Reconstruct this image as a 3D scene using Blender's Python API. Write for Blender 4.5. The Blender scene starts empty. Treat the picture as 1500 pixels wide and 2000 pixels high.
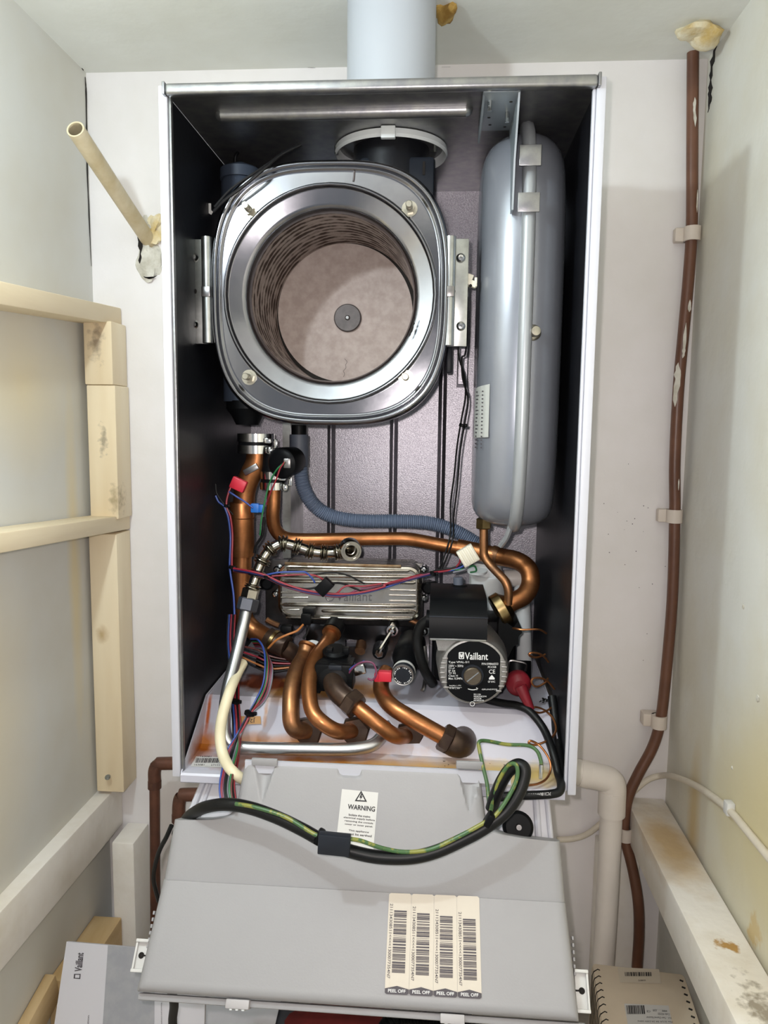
import bpy, bmesh, math, random
from mathutils import Vector as V, Matrix
random.seed(7)
S = bpy.context.scene
COL = S.collection
PI = math.pi

# ------------------------------------------------------------------ camera, lights, exposure
ROT = ((0.9971941948815365, 0.07387253917405676, 0.01210725611118113),
       (0.02036172692925968, -0.11203196549087686, -0.9934959681773797),
       (-0.07203567012961387, 0.9909549367474932, -0.11322179809890422))
CAM = V((0.06745347, -1.10703724, 0.38548472))
FPX = 1457.838
cam_d = bpy.data.cameras.new('camera'); cam = bpy.data.objects.new('camera', cam_d); COL.objects.link(cam)
RX, RY, RZ = V(ROT[0]), V(ROT[1]), V(ROT[2])
cam.matrix_world = Matrix(((RX.x, -RY.x, -RZ.x, CAM.x), (RX.y, -RY.y, -RZ.y, CAM.y), (RX.z, -RY.z, -RZ.z, CAM.z), (0, 0, 0, 1)))
cam_d.sensor_fit = 'VERTICAL'; cam_d.sensor_height = 24; cam_d.sensor_width = 18; cam_d.lens = FPX / 2000 * 24
cam_d.clip_start = .02
S.camera = cam
S.view_settings.view_transform = 'Standard'; S.view_settings.look = 'None'
S.view_settings.exposure = 0.0; S.view_settings.gamma = 1
S.view_settings.use_curve_mapping = False
S.cycles.max_bounces = 8; S.cycles.glossy_bounces = 5

w = bpy.data.worlds.new('world'); S.world = w; w.use_nodes = True
_n = w.node_tree.nodes; _l = w.node_tree.links
_n['Background'].inputs[0].default_value = (.88, .94, 1.0, 1)
_tc = _n.new('ShaderNodeTexCoord'); _sx = _n.new('ShaderNodeSeparateXYZ'); _mr = _n.new('ShaderNodeMapRange')   # added ambient fill, brighter low down to lift the lower scene
_l.new(_tc.outputs['Generated'], _sx.inputs[0]); _l.new(_sx.outputs['Z'], _mr.inputs[0])
_mr.inputs[1].default_value = -.2; _mr.inputs[2].default_value = .5; _mr.inputs[3].default_value = .46; _mr.inputs[4].default_value = .24
_l.new(_mr.outputs[0], _n['Background'].inputs[1])

def lamp(name, kind, loc, power, color, size, **k):
    d = bpy.data.lights.new(name, kind); d.energy = power; d.color = color; d.shadow_soft_size = size
    o = bpy.data.objects.new(name, d); COL.objects.link(o); o.location = loc
    for a, b in k.items(): setattr(d, a, b)
    return o
# hand lamp held to the left of the boiler front, and the phone's flash beside its lens
lamp('hand_lamp', 'POINT', (-.28, -.756, .734), 8.8, (.83, .95, 1.0), .016)
lamp('phone_flash', 'POINT', (.049, -1.105, .402), 12.0, (1.0, .91, .88), .006)

# ------------------------------------------------------------------ helpers
def ray(px, py):
    return RX * ((px - 750) / FPX) + RY * ((py - 1000) / FPX) + RZ
def U(px, py, Y):
    d = ray(px, py); return CAM + d * ((Y - CAM.y) / d.y)
def UX(px, py, X):
    d = ray(px, py); return CAM + d * ((X - CAM.x) / d.x)
def UZ(px, py, Z):
    d = ray(px, py); return CAM + d * ((Z - CAM.z) / d.z)
def UP(px, py, p0, n):
    d = ray(px, py); return CAM + d * ((p0 - CAM).dot(n) / d.dot(n))
def lin(h):
    h = h.lstrip('#'); c = [int(h[i:i + 2], 16) / 255 for i in (0, 2, 4)]
    return tuple((x / 12.92 if x <= .04045 else ((x + .055) / 1.055) ** 2.4) for x in c)

WL = {}
class MB:
    def __init__(s): s.v = []; s.f = []
    def add(s, vs, fs):
        b = len(s.v); s.v += [V(p) for p in vs]; s.f += [tuple(i + b for i in f) for f in fs]; return s
    def box(s, c, size, bevel=0, rot=None, seg=2):
        bm = bmesh.new(); bmesh.ops.create_cube(bm, size=1)
        for v in bm.verts: v.co = V((v.co.x * size[0], v.co.y * size[1], v.co.z * size[2]))
        if bevel: bmesh.ops.bevel(bm, geom=bm.edges[:], offset=bevel, segments=seg, profile=.5, affect='EDGES')
        M = rot.to_3x3() if rot is not None else Matrix.Identity(3)
        bm.verts.index_update()
        s.add([M @ v.co + V(c) for v in bm.verts], [[v.index for v in f.verts] for f in bm.faces]); bm.free(); return s
    def mm(s, x0, x1, y0, y1, z0, z1, bevel=0):
        return s.box(((x0 + x1) / 2, (y0 + y1) / 2, (z0 + z1) / 2), (abs(x1 - x0), abs(y1 - y0), abs(z1 - z0)), bevel)
    def beam(s, a, b, wx, wz, bevel=.002, up=(0, 0, 1)):
        a, b = V(a), V(b); d = (b - a); L = d.length; d.normalize(); u = V(up); x = d.cross(u).normalized(); u = x.cross(d)
        return s.box((a + b) / 2, (wx, L, wz), bevel, Matrix((x, d, u)).transposed())
    def tube(s, pts, r, n=12, res=6, caps=True, smooth=True, step=None, rf=None, closed=False):
        pts = [V(p) for p in pts]
        if smooth and len(pts) > 2: pts = spline(pts, res, closed)
        if step: pts = resample(pts, step)
        N = len(pts); rr = r if isinstance(r, (list, tuple)) else None
        arc = [0]
        for i in range(1, N): arc.append(arc[-1] + (pts[i] - pts[i - 1]).length)
        nrm = None; rings = []; T = None
        for i in range(N):
            a = pts[i - 1] if i else (pts[-1] if closed else pts[0]); b = pts[i + 1] if i < N - 1 else (pts[0] if closed else pts[-1])
            t = (b - a)
            t = t.normalized() if t.length > 1e-9 else T
            if nrm is None:
                nrm = t.orthogonal().normalized()
            else:
                nrm = nrm - t * nrm.dot(t); nrm.normalize()
            T = t; bn = t.cross(nrm)
            R = rf(arc[i], arc[-1]) if rf else (rr[0] + (rr[1] - rr[0]) * arc[i] / max(arc[-1], 1e-9) if rr else r)
            rings.append([pts[i] + (nrm * math.cos(2 * PI * k / n) + bn * math.sin(2 * PI * k / n)) * R for k in range(n)])
        vs = [p for q in rings for p in q]; fs = []
        for i in range(N - (0 if closed else 1)):
            j = (i + 1) % N
            for k in range(n):
                fs.append((i * n + k, i * n + (k + 1) % n, j * n + (k + 1) % n, j * n + k))
        if caps and not closed:
            fs.append(tuple(range(n - 1, -1, -1))); fs.append(tuple((N - 1) * n + k for k in range(n)))
        return s.add(vs, fs)
    def lathe(s, prof, o, axis=(0, 0, 1), n=40, start=None, caps=True):
        """prof: (radius, distance along the axis)"""
        ax = V(axis).normalized(); e = V(start) if start else ax.orthogonal(); e = (e - ax * e.dot(ax)).normalized(); g = ax.cross(e); o = V(o)
        vs = []; fs = []; m = len(prof)
        for r, h in prof:
            for k in range(n):
                a = 2 * PI * k / n; vs.append(o + ax * h + (e * math.cos(a) + g * math.sin(a)) * r)
        for i in range(m - 1):
            for k in range(n): fs.append((i * n + k, i * n + (k + 1) % n, (i + 1) * n + (k + 1) % n, (i + 1) * n + k))
        if caps:
            if prof[0][0] > 1e-6: fs.append(tuple(range(n - 1, -1, -1)))
            if prof[-1][0] > 1e-6: fs.append(tuple((m - 1) * n + k for k in range(n)))
        return s.add(vs, fs)
    def cyl(s, a, b, r, n=24, bev=0):
        a, b = V(a), V(b); L = (b - a).length
        pr = [(r - bev, 0), (r, bev), (r, L - bev), (r - bev, L)] if bev else [(r, 0), (r, L)]
        return s.lathe(pr, a, b - a, n)
    def hexa(s, a, b, r, rb=0):
        a, b = V(a), V(b); L = (b - a).length; c = r * .12
        s.lathe([(r - c, 0), (r, c), (r, L - c), (r - c, L)], a, b - a, 6, start=(.3, .1, 1)); return s
    def prism(s, poly, o, u, v, d):
        """polygon of (a, b) in the frame o+a*u+b*v, pushed by the vector d"""
        o, u, v, d = V(o), V(u), V(v), V(d); n = len(poly); p = [o + u * a + v * b for a, b in poly]
        return s.add(p + [q + d for q in p], [tuple(range(n)), tuple(range(2 * n - 1, n - 1, -1))] + [(i, i + n, (i + 1) % n + n, (i + 1) % n) for i in range(n)])
    def quad(s, pts, d):
        d = V(d); p = [V(q) for q in pts]; n = len(p)
        return s.add(p + [q + d for q in p], [tuple(range(n)), tuple(range(2 * n - 1, n - 1, -1))] + [(i, i + n, (i + 1) % n + n, (i + 1) % n) for i in range(n)])
    def text(s, txt, fP, bl, br, tl, off=(0, 0, 0), bold=0.0):
        cu = bpy.data.curves.new('t', 'FONT'); cu.body = txt; cu.offset = bold; cu.resolution_u = 3
        ob = bpy.data.objects.new('t', cu); COL.objects.link(ob)
        bpy.context.view_layer.update()
        me = bpy.data.meshes.new_from_object(ob.evaluated_get(bpy.context.evaluated_depsgraph_get()))
        bpy.data.objects.remove(ob); bpy.data.curves.remove(cu)
        if not me.vertices: return s
        xs = [v.co.x for v in me.vertices]; ys = [v.co.y for v in me.vertices]
        x0, x1, y0, y1 = min(xs), max(xs), min(ys), max(ys)
        bl, br, tl = [V((*q, 0)) for q in (bl, br, tl)]; vs = []
        for v in me.vertices:
            a = (v.co.x - x0) / (x1 - x0 + 1e-9); b = (v.co.y - y0) / (y1 - y0 + 1e-9)
            q = bl + (br - bl) * a + (tl - bl) * b; vs.append(fP(q.x, q.y) + V(off))
        s.add(vs, [list(p.vertices) for p in me.polygons]); bpy.data.meshes.remove(me); return s
    def pquad(s, fP, pts, off=(0, 0, 0)):
        return s.add([fP(*q) + V(off) for q in pts], [tuple(range(len(pts)))])
    def build(s, name, mat, parent=None, ang=.6, smooth=True):
        me = bpy.data.meshes.new(name)
        lo = V((min(p.x for p in s.v), min(p.y for p in s.v), min(p.z for p in s.v))); hi = V((max(p.x for p in s.v), max(p.y for p in s.v), max(p.z for p in s.v)))
        c = (lo + hi) / 2
        if not parent: c.z = lo.z
        me.from_pydata([tuple(p - c) for p in s.v], [], s.f); me.materials.append(mat)
        bm = bmesh.new(); bm.from_mesh(me); bmesh.ops.recalc_face_normals(bm, faces=bm.faces); bm.to_mesh(me); bm.free()
        if smooth:
            me.polygons.foreach_set('use_smooth', [True] * len(me.polygons)); me.set_sharp_from_angle(angle=ang)
        me.update()
        o = bpy.data.objects.new(name, me); COL.objects.link(o)
        if parent: o.parent = parent; o.location = c - WL[parent]
        else: o.location = c
        WL[o] = c
        return o
def spline(P, res, closed=False):
    out = []; n = len(P)
    rng = range(n if closed else n - 1)
    for i in rng:
        p1, p2 = P[i], P[(i + 1) % n]
        p0 = P[i - 1] if (i or closed) else p1 * 2 - p2; p3 = P[(i + 2) % n] if (i + 2 < n or closed) else p2 * 2 - p1
        for k in range(res):
            t = k / res
            out.append(.5 * ((2 * p1) + (p2 - p0) * t + (2 * p0 - 5 * p1 + 4 * p2 - p3) * t * t + (3 * p1 - p0 - 3 * p2 + p3) * t ** 3))
    if not closed: out.append(P[-1])
    return out
def resample(P, step):
    out = [P[0]]; acc = 0
    for a, b in zip(P, P[1:]):
        L = (b - a).length; d = step - acc
        while d <= L: out.append(a + (b - a) * (d / L)); d += step
        acc = (acc + L) % step
    return out
def thing(name, label, cat, loc, group=None):
    o = bpy.data.objects.new(name, None); COL.objects.link(o); o.location = loc; o.empty_display_size = .02
    WL[o] = V(loc); return tag(o, label, cat, group)
def tag(o, label, cat, group=None, kind=None):
    o['label'] = label; o['category'] = cat
    if group: o['group'] = group
    if kind: o['kind'] = kind
    return o
def struct(o): o['kind'] = 'structure'; return o
def px(*q): return [U(*p) for p in q]

def mat(name, col, rough=.5, metal=0., var=.0, scale=20., col2=None, bump=0., bscale=120., spec=.5, coat=0., detail=4, aniso=None, rvar=0., thr=(.35, .65)):
    m = bpy.data.materials.new(name); m.use_nodes = True; nt = m.node_tree; b = nt.nodes['Principled BSDF']; L = nt.links
    c = lin(col) if isinstance(col, str) else col
    b.inputs['Base Color'].default_value = (*c, 1); b.inputs['Roughness'].default_value = rough; b.inputs['Metallic'].default_value = metal
    b.inputs['Specular IOR Level'].default_value = spec; b.inputs['Coat Weight'].default_value = coat
    tc = nt.nodes.new('ShaderNodeTexCoord'); mp = nt.nodes.new('ShaderNodeMapping'); L.new(tc.outputs['Object'], mp.inputs['Vector'])
    if aniso: mp.inputs['Scale'].default_value = aniso
    if col2 or var:
        c2 = lin(col2) if isinstance(col2, str) else (col2 or tuple(x * (1 - var) for x in c))
        n = nt.nodes.new('ShaderNodeTexNoise'); n.inputs['Scale'].default_value = scale; n.inputs['Detail'].default_value = detail; n.inputs['Roughness'].default_value = .6
        L.new(mp.outputs[0], n.inputs['Vector'])
        r = nt.nodes.new('ShaderNodeMapRange'); r.inputs[1].default_value = thr[0]; r.inputs[2].default_value = thr[1]; L.new(n.outputs[0], r.inputs[0])
        x = nt.nodes.new('ShaderNodeMix'); x.data_type = 'RGBA'; x.inputs['A'].default_value = (*c, 1); x.inputs['B'].default_value = (*c2, 1)
        L.new(r.outputs[0], x.inputs['Factor']); L.new(x.outputs['Result'], b.inputs['Base Color']); m['mix'] = x.name
        if rvar:
            q = nt.nodes.new('ShaderNodeMapRange'); q.inputs[3].default_value = rough; q.inputs[4].default_value = rough + rvar; L.new(r.outputs[0], q.inputs[0]); L.new(q.outputs[0], b.inputs['Roughness'])
    if bump:
        n2 = nt.nodes.new('ShaderNodeTexNoise'); n2.inputs['Scale'].default_value = bscale; n2.inputs['Detail'].default_value = 3; L.new(mp.outputs[0], n2.inputs['Vector'])
        bp = nt.nodes.new('ShaderNodeBump'); bp.inputs['Strength'].default_value = bump; bp.inputs['Distance'].default_value = .002
        L.new(n2.outputs[0], bp.inputs['Height']); L.new(bp.outputs[0], b.inputs['Normal'])
    return m
def stain(m, layers):
    """lay blotches of dirt with a shape of their own over a material: each layer is
    (colour, centre, half size, noise scale, noise amount, edge lo, edge hi) in world metres"""
    nt = m.node_tree; L = nt.links; b = nt.nodes['Principled BSDF']
    g = nt.nodes.new('ShaderNodeNewGeometry')
    src = b.inputs['Base Color'].links[0].from_socket if b.inputs['Base Color'].links else None
    base = tuple(b.inputs['Base Color'].default_value)
    for col, c, h, ns, na, lo, hi in layers:
        mp = nt.nodes.new('ShaderNodeMapping'); mp.vector_type = 'POINT'
        mp.inputs['Scale'].default_value = tuple(1 / x for x in h); mp.inputs['Location'].default_value = tuple(-a / x for a, x in zip(c, h))
        L.new(g.outputs['Position'], mp.inputs['Vector'])
        ln = nt.nodes.new('ShaderNodeVectorMath'); ln.operation = 'LENGTH'; L.new(mp.outputs[0], ln.inputs[0])
        n = nt.nodes.new('ShaderNodeTexNoise'); n.inputs['Scale'].default_value = ns; n.inputs['Detail'].default_value = 5; L.new(g.outputs['Position'], n.inputs['Vector'])
        ma = nt.nodes.new('ShaderNodeMath'); ma.operation = 'MULTIPLY_ADD'; ma.inputs[1].default_value = na; L.new(n.outputs[0], ma.inputs[0]); L.new(ln.outputs['Value'], ma.inputs[2])
        r = nt.nodes.new('ShaderNodeMapRange'); r.inputs[1].default_value = hi; r.inputs[2].default_value = lo; L.new(ma.outputs[0], r.inputs[0])
        x = nt.nodes.new('ShaderNodeMix'); x.data_type = 'RGBA'; x.inputs['B'].default_value = (*lin(col), 1); L.new(r.outputs[0], x.inputs['Factor'])
        if src: L.new(src, x.inputs['A'])
        else: x.inputs['A'].default_value = base
        src = x.outputs['Result']
    L.new(src, b.inputs['Base Color']); return m

# ------------------------------------------------------------------ materials
m_wall = mat('painted_plaster', '#e9e5e5', .75, var=.10, scale=5, bump=.25, bscale=60, col2='#e0dcd9')
m_wallL = mat('painted_hardboard', '#d3d4d1', .62, scale=3, bump=.12, bscale=40, col2='#ccc9be')
m_wallR = mat('painted_rough_plaster', '#dfdfd8', .7, scale=5, bump=.45, bscale=45, col2='#d6d2c2')
m_ceil = mat('ceiling_plaster', '#e4e6e1', .8, scale=5, bump=.35, bscale=40, col2='#dadbd3')
m_floor = mat('pale_bounce_floor', '#c8c0b4', .8, var=.3, scale=12, bump=.3)  # unseen floor, made pale so its bounce brightens the lower parts
m_pine = mat('bare_pine', '#efe0c2', .65, scale=9, col2='#dcc7a2', bump=.2, bscale=90, aniso=(1, .12, 1), thr=(.38, .75))
m_pinev = mat('bare_pine_upright', '#efe0c2', .65, scale=9, col2='#d8c29c', bump=.2, bscale=90, aniso=(1, 1, .12), thr=(.4, .75))
m_pineb = mat('raw_pine_block', '#cdb185', .7, scale=14, col2='#b3925e', bump=.2, aniso=(1, .2, 1))
m_wpaint = mat('painted_timber', '#efeae2', .6, scale=10, col2='#e0d8ca', bump=.4, bscale=70, thr=(.45, .7))
m_foam = mat('old_filler_foam', '#e3dcc4', .9, scale=30, col2='#c9ad6c', bump=1, bscale=90)
m_foamy = mat('yellow_expanding_foam', '#c9a85e', .85, scale=40, col2='#8d6a2c', bump=1, bscale=110)
m_plast = mat('chipped_plaster', '#dcd9cf', .9, scale=40, col2='#b9b4a6', bump=1, bscale=120)
m_dark = mat('gap_shadow_dirt', '#1d1916', .95)
m_white = mat('white_enamel', '#c4c5ce', .35, spec=.5)
m_flue = mat('white_flue_paint', '#b2b7bf', .38)
m_pvc = mat('white_pvc', '#e6dfd8', .38, var=.06, scale=20)
m_pvco = mat('aged_cream_pvc', '#d8cbae', .45, scale=18, col2='#b9a67e', aniso=(1, 1, .5))
m_cable = mat('cream_cable_sheath', '#d9d0bf', .45, var=.08, scale=40)
m_brown = mat('brown_painted_pipe', '#6e4a37', .38, scale=14, col2='#5a3a2b', bump=.1)
m_oldcop = mat('dull_old_copper', '#6d4636', .45, metal=.35, scale=40, col2='#55382d')
m_clip = mat('cream_pipe_clip', '#d3c8bc', .5)
m_lining = mat('black_lining', '#15161b', .42, var=.3, scale=25, bump=.08, spec=.35)
m_galv = mat('galvanised_sheet', '#9a9a98', .34, metal=.9, scale=60, col2='#86868a', bump=.05, bscale=300)
m_back = mat('grey_coated_sheet', '#aba8af', .37, metal=.9, scale=900, col2='#858289', bump=.16, bscale=700, thr=(.42, .62))
m_steel = mat('pressed_stainless', '#85868b', .15, metal=1, scale=20, col2='#7b7b80', rvar=.05, bump=.02, bscale=60)
m_steeld = mat('dull_stainless', '#8d8b8a', .33, metal=1, var=.25, scale=60)
m_coil = mat('sooty_shaded_coil', '#a89e98', .36, metal=.8, scale=60, col2='#6e635c', bump=.15, bscale=260, rvar=.2, thr=(.5, .8), aniso=(1, 3, 1))
def gap_shade_lines(m, y0, pitch):
    # shade between neighbouring coil turns, painted in as ragged dark rings
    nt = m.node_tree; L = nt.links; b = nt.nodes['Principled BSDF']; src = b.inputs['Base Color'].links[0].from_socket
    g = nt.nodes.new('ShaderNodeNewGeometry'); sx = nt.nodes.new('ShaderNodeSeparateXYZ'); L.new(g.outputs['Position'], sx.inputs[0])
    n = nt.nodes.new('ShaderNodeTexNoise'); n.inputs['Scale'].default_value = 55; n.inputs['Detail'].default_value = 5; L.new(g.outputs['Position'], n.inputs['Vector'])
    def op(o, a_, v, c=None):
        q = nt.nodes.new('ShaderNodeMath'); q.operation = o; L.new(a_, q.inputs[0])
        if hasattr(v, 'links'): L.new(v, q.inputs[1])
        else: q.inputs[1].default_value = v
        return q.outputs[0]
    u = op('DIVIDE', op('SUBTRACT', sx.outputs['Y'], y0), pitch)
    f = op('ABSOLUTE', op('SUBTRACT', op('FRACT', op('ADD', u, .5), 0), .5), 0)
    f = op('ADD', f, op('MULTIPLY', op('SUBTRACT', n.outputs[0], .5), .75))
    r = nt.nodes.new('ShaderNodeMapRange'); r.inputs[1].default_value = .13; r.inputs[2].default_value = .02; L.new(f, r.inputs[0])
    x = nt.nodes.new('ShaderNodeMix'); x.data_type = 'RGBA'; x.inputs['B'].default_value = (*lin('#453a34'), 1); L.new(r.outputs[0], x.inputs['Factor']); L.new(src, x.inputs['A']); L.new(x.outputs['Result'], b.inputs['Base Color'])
gap_shade_lines(m_coil, -.244 + .0030, .0128)
m_disc = mat('beige_insulation_board', '#b3a59f', .85, scale=90, col2='#a3948d', bump=.1, bscale=300)
m_washer = mat('grey_washer', '#5b5554', .5, metal=.5, var=.3, scale=80)
m_zinc = mat('zinc_plate', '#b1b3b1', .3, metal=.95, scale=50, col2='#989a97')
m_bolt = mat('zinc_bolt', '#b5b0a2', .3, metal=.9, var=.2, scale=60)
m_chrome = mat('bright_screw', '#cfcfcc', .15, metal=1)
m_black = mat('black_plastic', '#0f1012', .42, spec=.12, var=.2, scale=30)
m_blackg = mat('dark_grey_plastic', '#22262e', .45, spec=.3, var=.2, scale=30)
m_rubber = mat('black_cable_sheath', '#0f1011', .42, spec=.28)
m_copper = mat('copper', '#bc7e52', .32, metal=.92, scale=25, col2='#8a5a36', rvar=.15, bump=.04)
m_copperd = mat('tarnished_copper', '#ab7a52', .36, metal=.88, scale=30, col2='#745440', rvar=.15, bump=.05)
m_brownbr = mat('brown_brass', '#5b4a3e', .4, metal=.7, scale=40, col2='#463730', bump=.1)
m_brass = mat('brass', '#a08c66', .3, metal=1, scale=40, col2='#84714c')
m_alu = mat('silver_pipe', '#c6c8ca', .34, metal=.95, var=.15, scale=25)
m_hx = mat('silvery_plate', '#bfbab3', .22, metal=1, scale=30, col2='#aaa398', rvar=.06)
m_nick = mat('nickel_hose', '#b5b0a5', .2, metal=1, var=.2, scale=50)
m_nut = mat('grey_nut', '#5d6068', .4, metal=.6)
m_hose = mat('cream_hose', '#ddd3b4', .4)
m_grey = mat('blue_grey_hose', '#6d7a90', .5, spec=.3)
m_greys = mat('slate_grey_sleeve', '#545a67', .5)
m_vessel = mat('grey_vessel_paint', '#8d919a', .27, metal=.35, var=.06, scale=20, coat=.2)
m_vflange = mat('grey_vessel_flange', '#a0a4a8', .34, metal=.3)
m_cover = mat('light_grey_plastic', '#9b9a9c', .5, var=.04, scale=9, bump=.04, bscale=500)
m_coverd = mat('grey_plastic_recess', '#aeabac', .5)
m_clear = mat('clear_tray_plastic', '#d4d4da', .25, var=.06, scale=14)
m_label = mat('white_paper_label', '#cfcecb', .5)
m_cream = mat('cream_paper_label', '#cfc6b8', .55)
m_ink = mat('black_ink', '#1b1a1e', .6)
m_inkg = mat('dark_grey_ink', '#4a454b', .6)
m_whiteink = mat('white_print', '#dcdcdc', .6)
m_cast = mat('cast_aluminium', '#9c9a98', .42, metal=.7, var=.15, scale=200, bump=.15, bscale=300)
m_trap = mat('white_trap_plastic', '#cfd3d4', .45)
m_red = mat('red_plastic', '#c8283c', .4)
m_redd = mat('dark_red_rubber', '#7a1a26', .45)
m_blue = mat('blue_plastic', '#1f66b8', .4)
m_conn = mat('ivory_connector', '#ded9c8', .45)
m_wred = mat('red_wire', '#8a2230', .4); m_wblue = mat('blue_wire', '#2b4690', .4); m_wblk = mat('black_wire', '#101012', .45, spec=.25)
m_wgrn = mat('green_wire', '#1f6a3c', .4); m_wpnk = mat('violet_wire', '#6d3350', .4); m_worg = mat('orange_wire', '#b0703c', .4); m_wgry = mat('grey_wire', '#6a6a72', .4); m_wbrn = mat('brown_wire', '#5a2a26', .4)
m_earth = mat('green_yellow_wire', '#3f6038', .4, scale=60, col2='#80823c', aniso=(1, 1, 1), thr=(.5, .55))
m_router = mat('beige_box_plastic', '#dccdb6', .55, var=.08, scale=15)
m_paper = mat('booklet_paper', '#d2d0d6', .5)
m_photo = mat('grey_printed_photo', '#9d9ea4', .45, scale=60, col2='#a8a8ac', thr=(.4, .7))
m_film = mat('crumpled_film', '#e2e1e6', .5, var=.06, scale=30, bump=.15, bscale=40)
m_redcloth = mat('red_canvas', '#7d2422', .8, var=.3, scale=30)
m_tray = mat('white_tray_enamel', '#bdbdc9', .28)
stain(m_tray, [
    ('#a8752f', (-.08, -.20, .057), (.12, .06, .02), 25, 1.0, .9, 1.4), ('#6e3520', (-.15, -.19, .058), (.06, .05, .02), 40, 1.0, .9, 1.3), ('#a8702f', (.0, -.215, .057), (.03, .03, .02), 40, 1.0, .9, 1.3),
    ('#a85f22', (-.205, -.265, .004), (.020, .05, .022), 60, .8, .7, 1.5),
    ('#a9531c', (-.206, -.247, .03), (.0035, .02, .04), 80, .7, .8, 1.4),
    ('#b87a34', (-.09, -.265, .008), (.15, .014, .013), 45, 1.1, .8, 1.7),
    ('#a8692c', (-.07, -.302, .003), (.16, .030, .010), 50, 1.0, .8, 1.6),
    ('#c79a4e', (.09, -.305, .003), (.14, .030, .010), 40, 1.0, .7, 1.7),
    ('#cdb264', (.17, -.305, .003), (.07, .030, .010), 60, 1.0, .7, 1.6),
    ('#b98244', (-.135, -.245, .03), (.004, .02, .03), 90, .9, .7, 1.4)])
stain(m_wallR, [
    ('#cfbd86', (.421, -.36, -.02), (.05, .15, .12), 7, 1.6, .8, 2.0),
    ('#c9a668', (.421, -.32, -.155), (.05, .022, .028), 70, 2.0, 1.4, 1.8),
    ('#cdb88c', (.421, -.12, -.13), (.05, .025, .10), 12, .8, .7, 1.6)])
stain(m_wallL, [
    ('#d9cdb0', (-.452, -.34, .03), (.05, .10, .17), 5, 1.4, .6, 2.2),
    ('#dbcfae', (-.452, -.085, .17), (.05, .018, .24), 8, 1.0, .7, 1.7),
    ('#dccfaf', (-.452, -.20, .43), (.05, .09, .08), 6, 1.2, .6, 2.0)])
stain(m_wpaint, [('#d2b88e', (.39, -.13, -.165), (.04, .10, .03), 25, 1.2, .9, 1.8), ('#b48c50', (.392, -.33, -.165), (.016, .016, .03), 90, 2.4, 1.6, 2.0), ('#9c9282', (.39, -.43, -.165), (.02, .06, .03), 120, 2.6, 1.5, 2.2)])
stain(m_pinev, [('#a3927a', (-.425, -.05, .50), (.012, .03, .030), 110, 2.4, 1.3, 2.2), ('#a99c84', (-.42, -.05, .36), (.008, .03, .028), 140, 2.6, 1.4, 2.2), ('#b3a17f', (-.405, -.05, .275), (.012, .03, .025), 110, 2.4, 1.3, 2.2), ('#c0a67c', (-.432, -.05, .07), (.010, .03, .018), 50, 1.6, 1.0, 1.9)])
stain(m_wallR, [('#d6cba4', (.421, -.40, -.08), (.05, .24, .17), 5, 1.6, 1.0, 2.2)])

# ------------------------------------------------------------------ the cupboard
FZ = -.52; CZ = .888
struct(MB().mm(-.56, .53, 0, .06, FZ, CZ).build('wall_back', m_wall))
struct(MB().mm(-.53, -.452, -1.35, 0, FZ, CZ).build('wall_left', m_wallL))
struct(MB().mm(.421, .50, -1.35, 0, FZ, CZ).build('wall_right', m_wallR))
struct(MB().mm(-.56, .53, -1.35, .06, CZ, CZ + .05).build('ceiling', m_ceil))
struct(MB().mm(-.56, .53, -1.35, .06, FZ - .05, FZ).build('floor', m_floor))

def ragged(fP, pts, wid, off, jit=.4, n=4):
    """thin ragged flake band along a pixel polyline on a surface"""
    b = MB(); P = []
    for (a, c) in zip(pts, pts[1:]):
        for k in range(n): P.append((a[0] + (c[0] - a[0]) * k / n, a[1] + (c[1] - a[1]) * k / n))
    P.append(pts[-1]); L = []; R = []
    for i, q in enumerate(P):
        t = math.sin(PI * i / (len(P) - 1)) ** .5 * wid * (1 + random.uniform(-jit, jit))
        jx = random.uniform(-jit, jit) * wid * .6
        L.append((q[0] - t + jx, q[1])); R.append((q[0] + t + jx, q[1]))
    b.quad([fP(*q) for q in L] + [fP(*q) for q in R[::-1]], off); return b
def lump(c, size, seed, amp=.35, n=3):
    bm = bmesh.new(); bmesh.ops.create_icosphere(bm, subdivisions=n, radius=1); rnd = random.Random(seed)
    ph = [(V((rnd.uniform(-5, 5), rnd.uniform(-5, 5), rnd.uniform(-5, 5))), rnd.uniform(0, 6)) for _ in range(7)]
    b = MB(); bm.verts.index_update()
    for v in bm.verts:
        d = 1 + amp * sum(math.sin(k.dot(v.co) + p) for k, p in ph) / 3.5; v.co = v.co * d
    b.add([V((v.co.x * size[0], v.co.y * size[1], v.co.z * size[2])) + V(c) for v in bm.verts], [[v.index for v in f.verts] for f in bm.faces]); bm.free(); return b
wl = bpy.data.objects['wall_left']
fL = lambda x, y: UX(x, y, -.4515); fB = lambda x, y: U(x, y, -.0005); fC = lambda x, y: UZ(x, y, CZ - .0005)
ragged(fL, [(113, 22), (125, 35), (140, 70), (150, 110), (163, 138)], 3.2, (.0008, 0, 0)).build('crack', m_dark, wl)
ragged(fL, [(166, 150), (168, 180), (170, 330), (178, 520)], .9, (.0006, 0, 0), n=8).build('crack', m_dark, wl)
lump(fL(132, 62), (.004, .008, .018), 5).build('plaster_flake', m_plast, wl)
wr = bpy.data.objects['wall_right']; fR = lambda x, y: UX(x, y, .4208)
ragged(fR, [(1405, 72), (1397, 90), (1391, 130), (1388, 165), (1387, 190), (1384, 220)], 2.5, (-.0008, 0, 0), .8).build('crack', m_dark, wr)
wb = bpy.data.objects['wall_back']
for q, r in (((1452, 1185), .003), ((1480, 1364), .004), ((1430, 1500), .002)): lump(fR(*q), (.001, r, r), int(q[0])).build('paint_blob', m_plast, wr)
rnd = random.Random(3)
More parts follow.
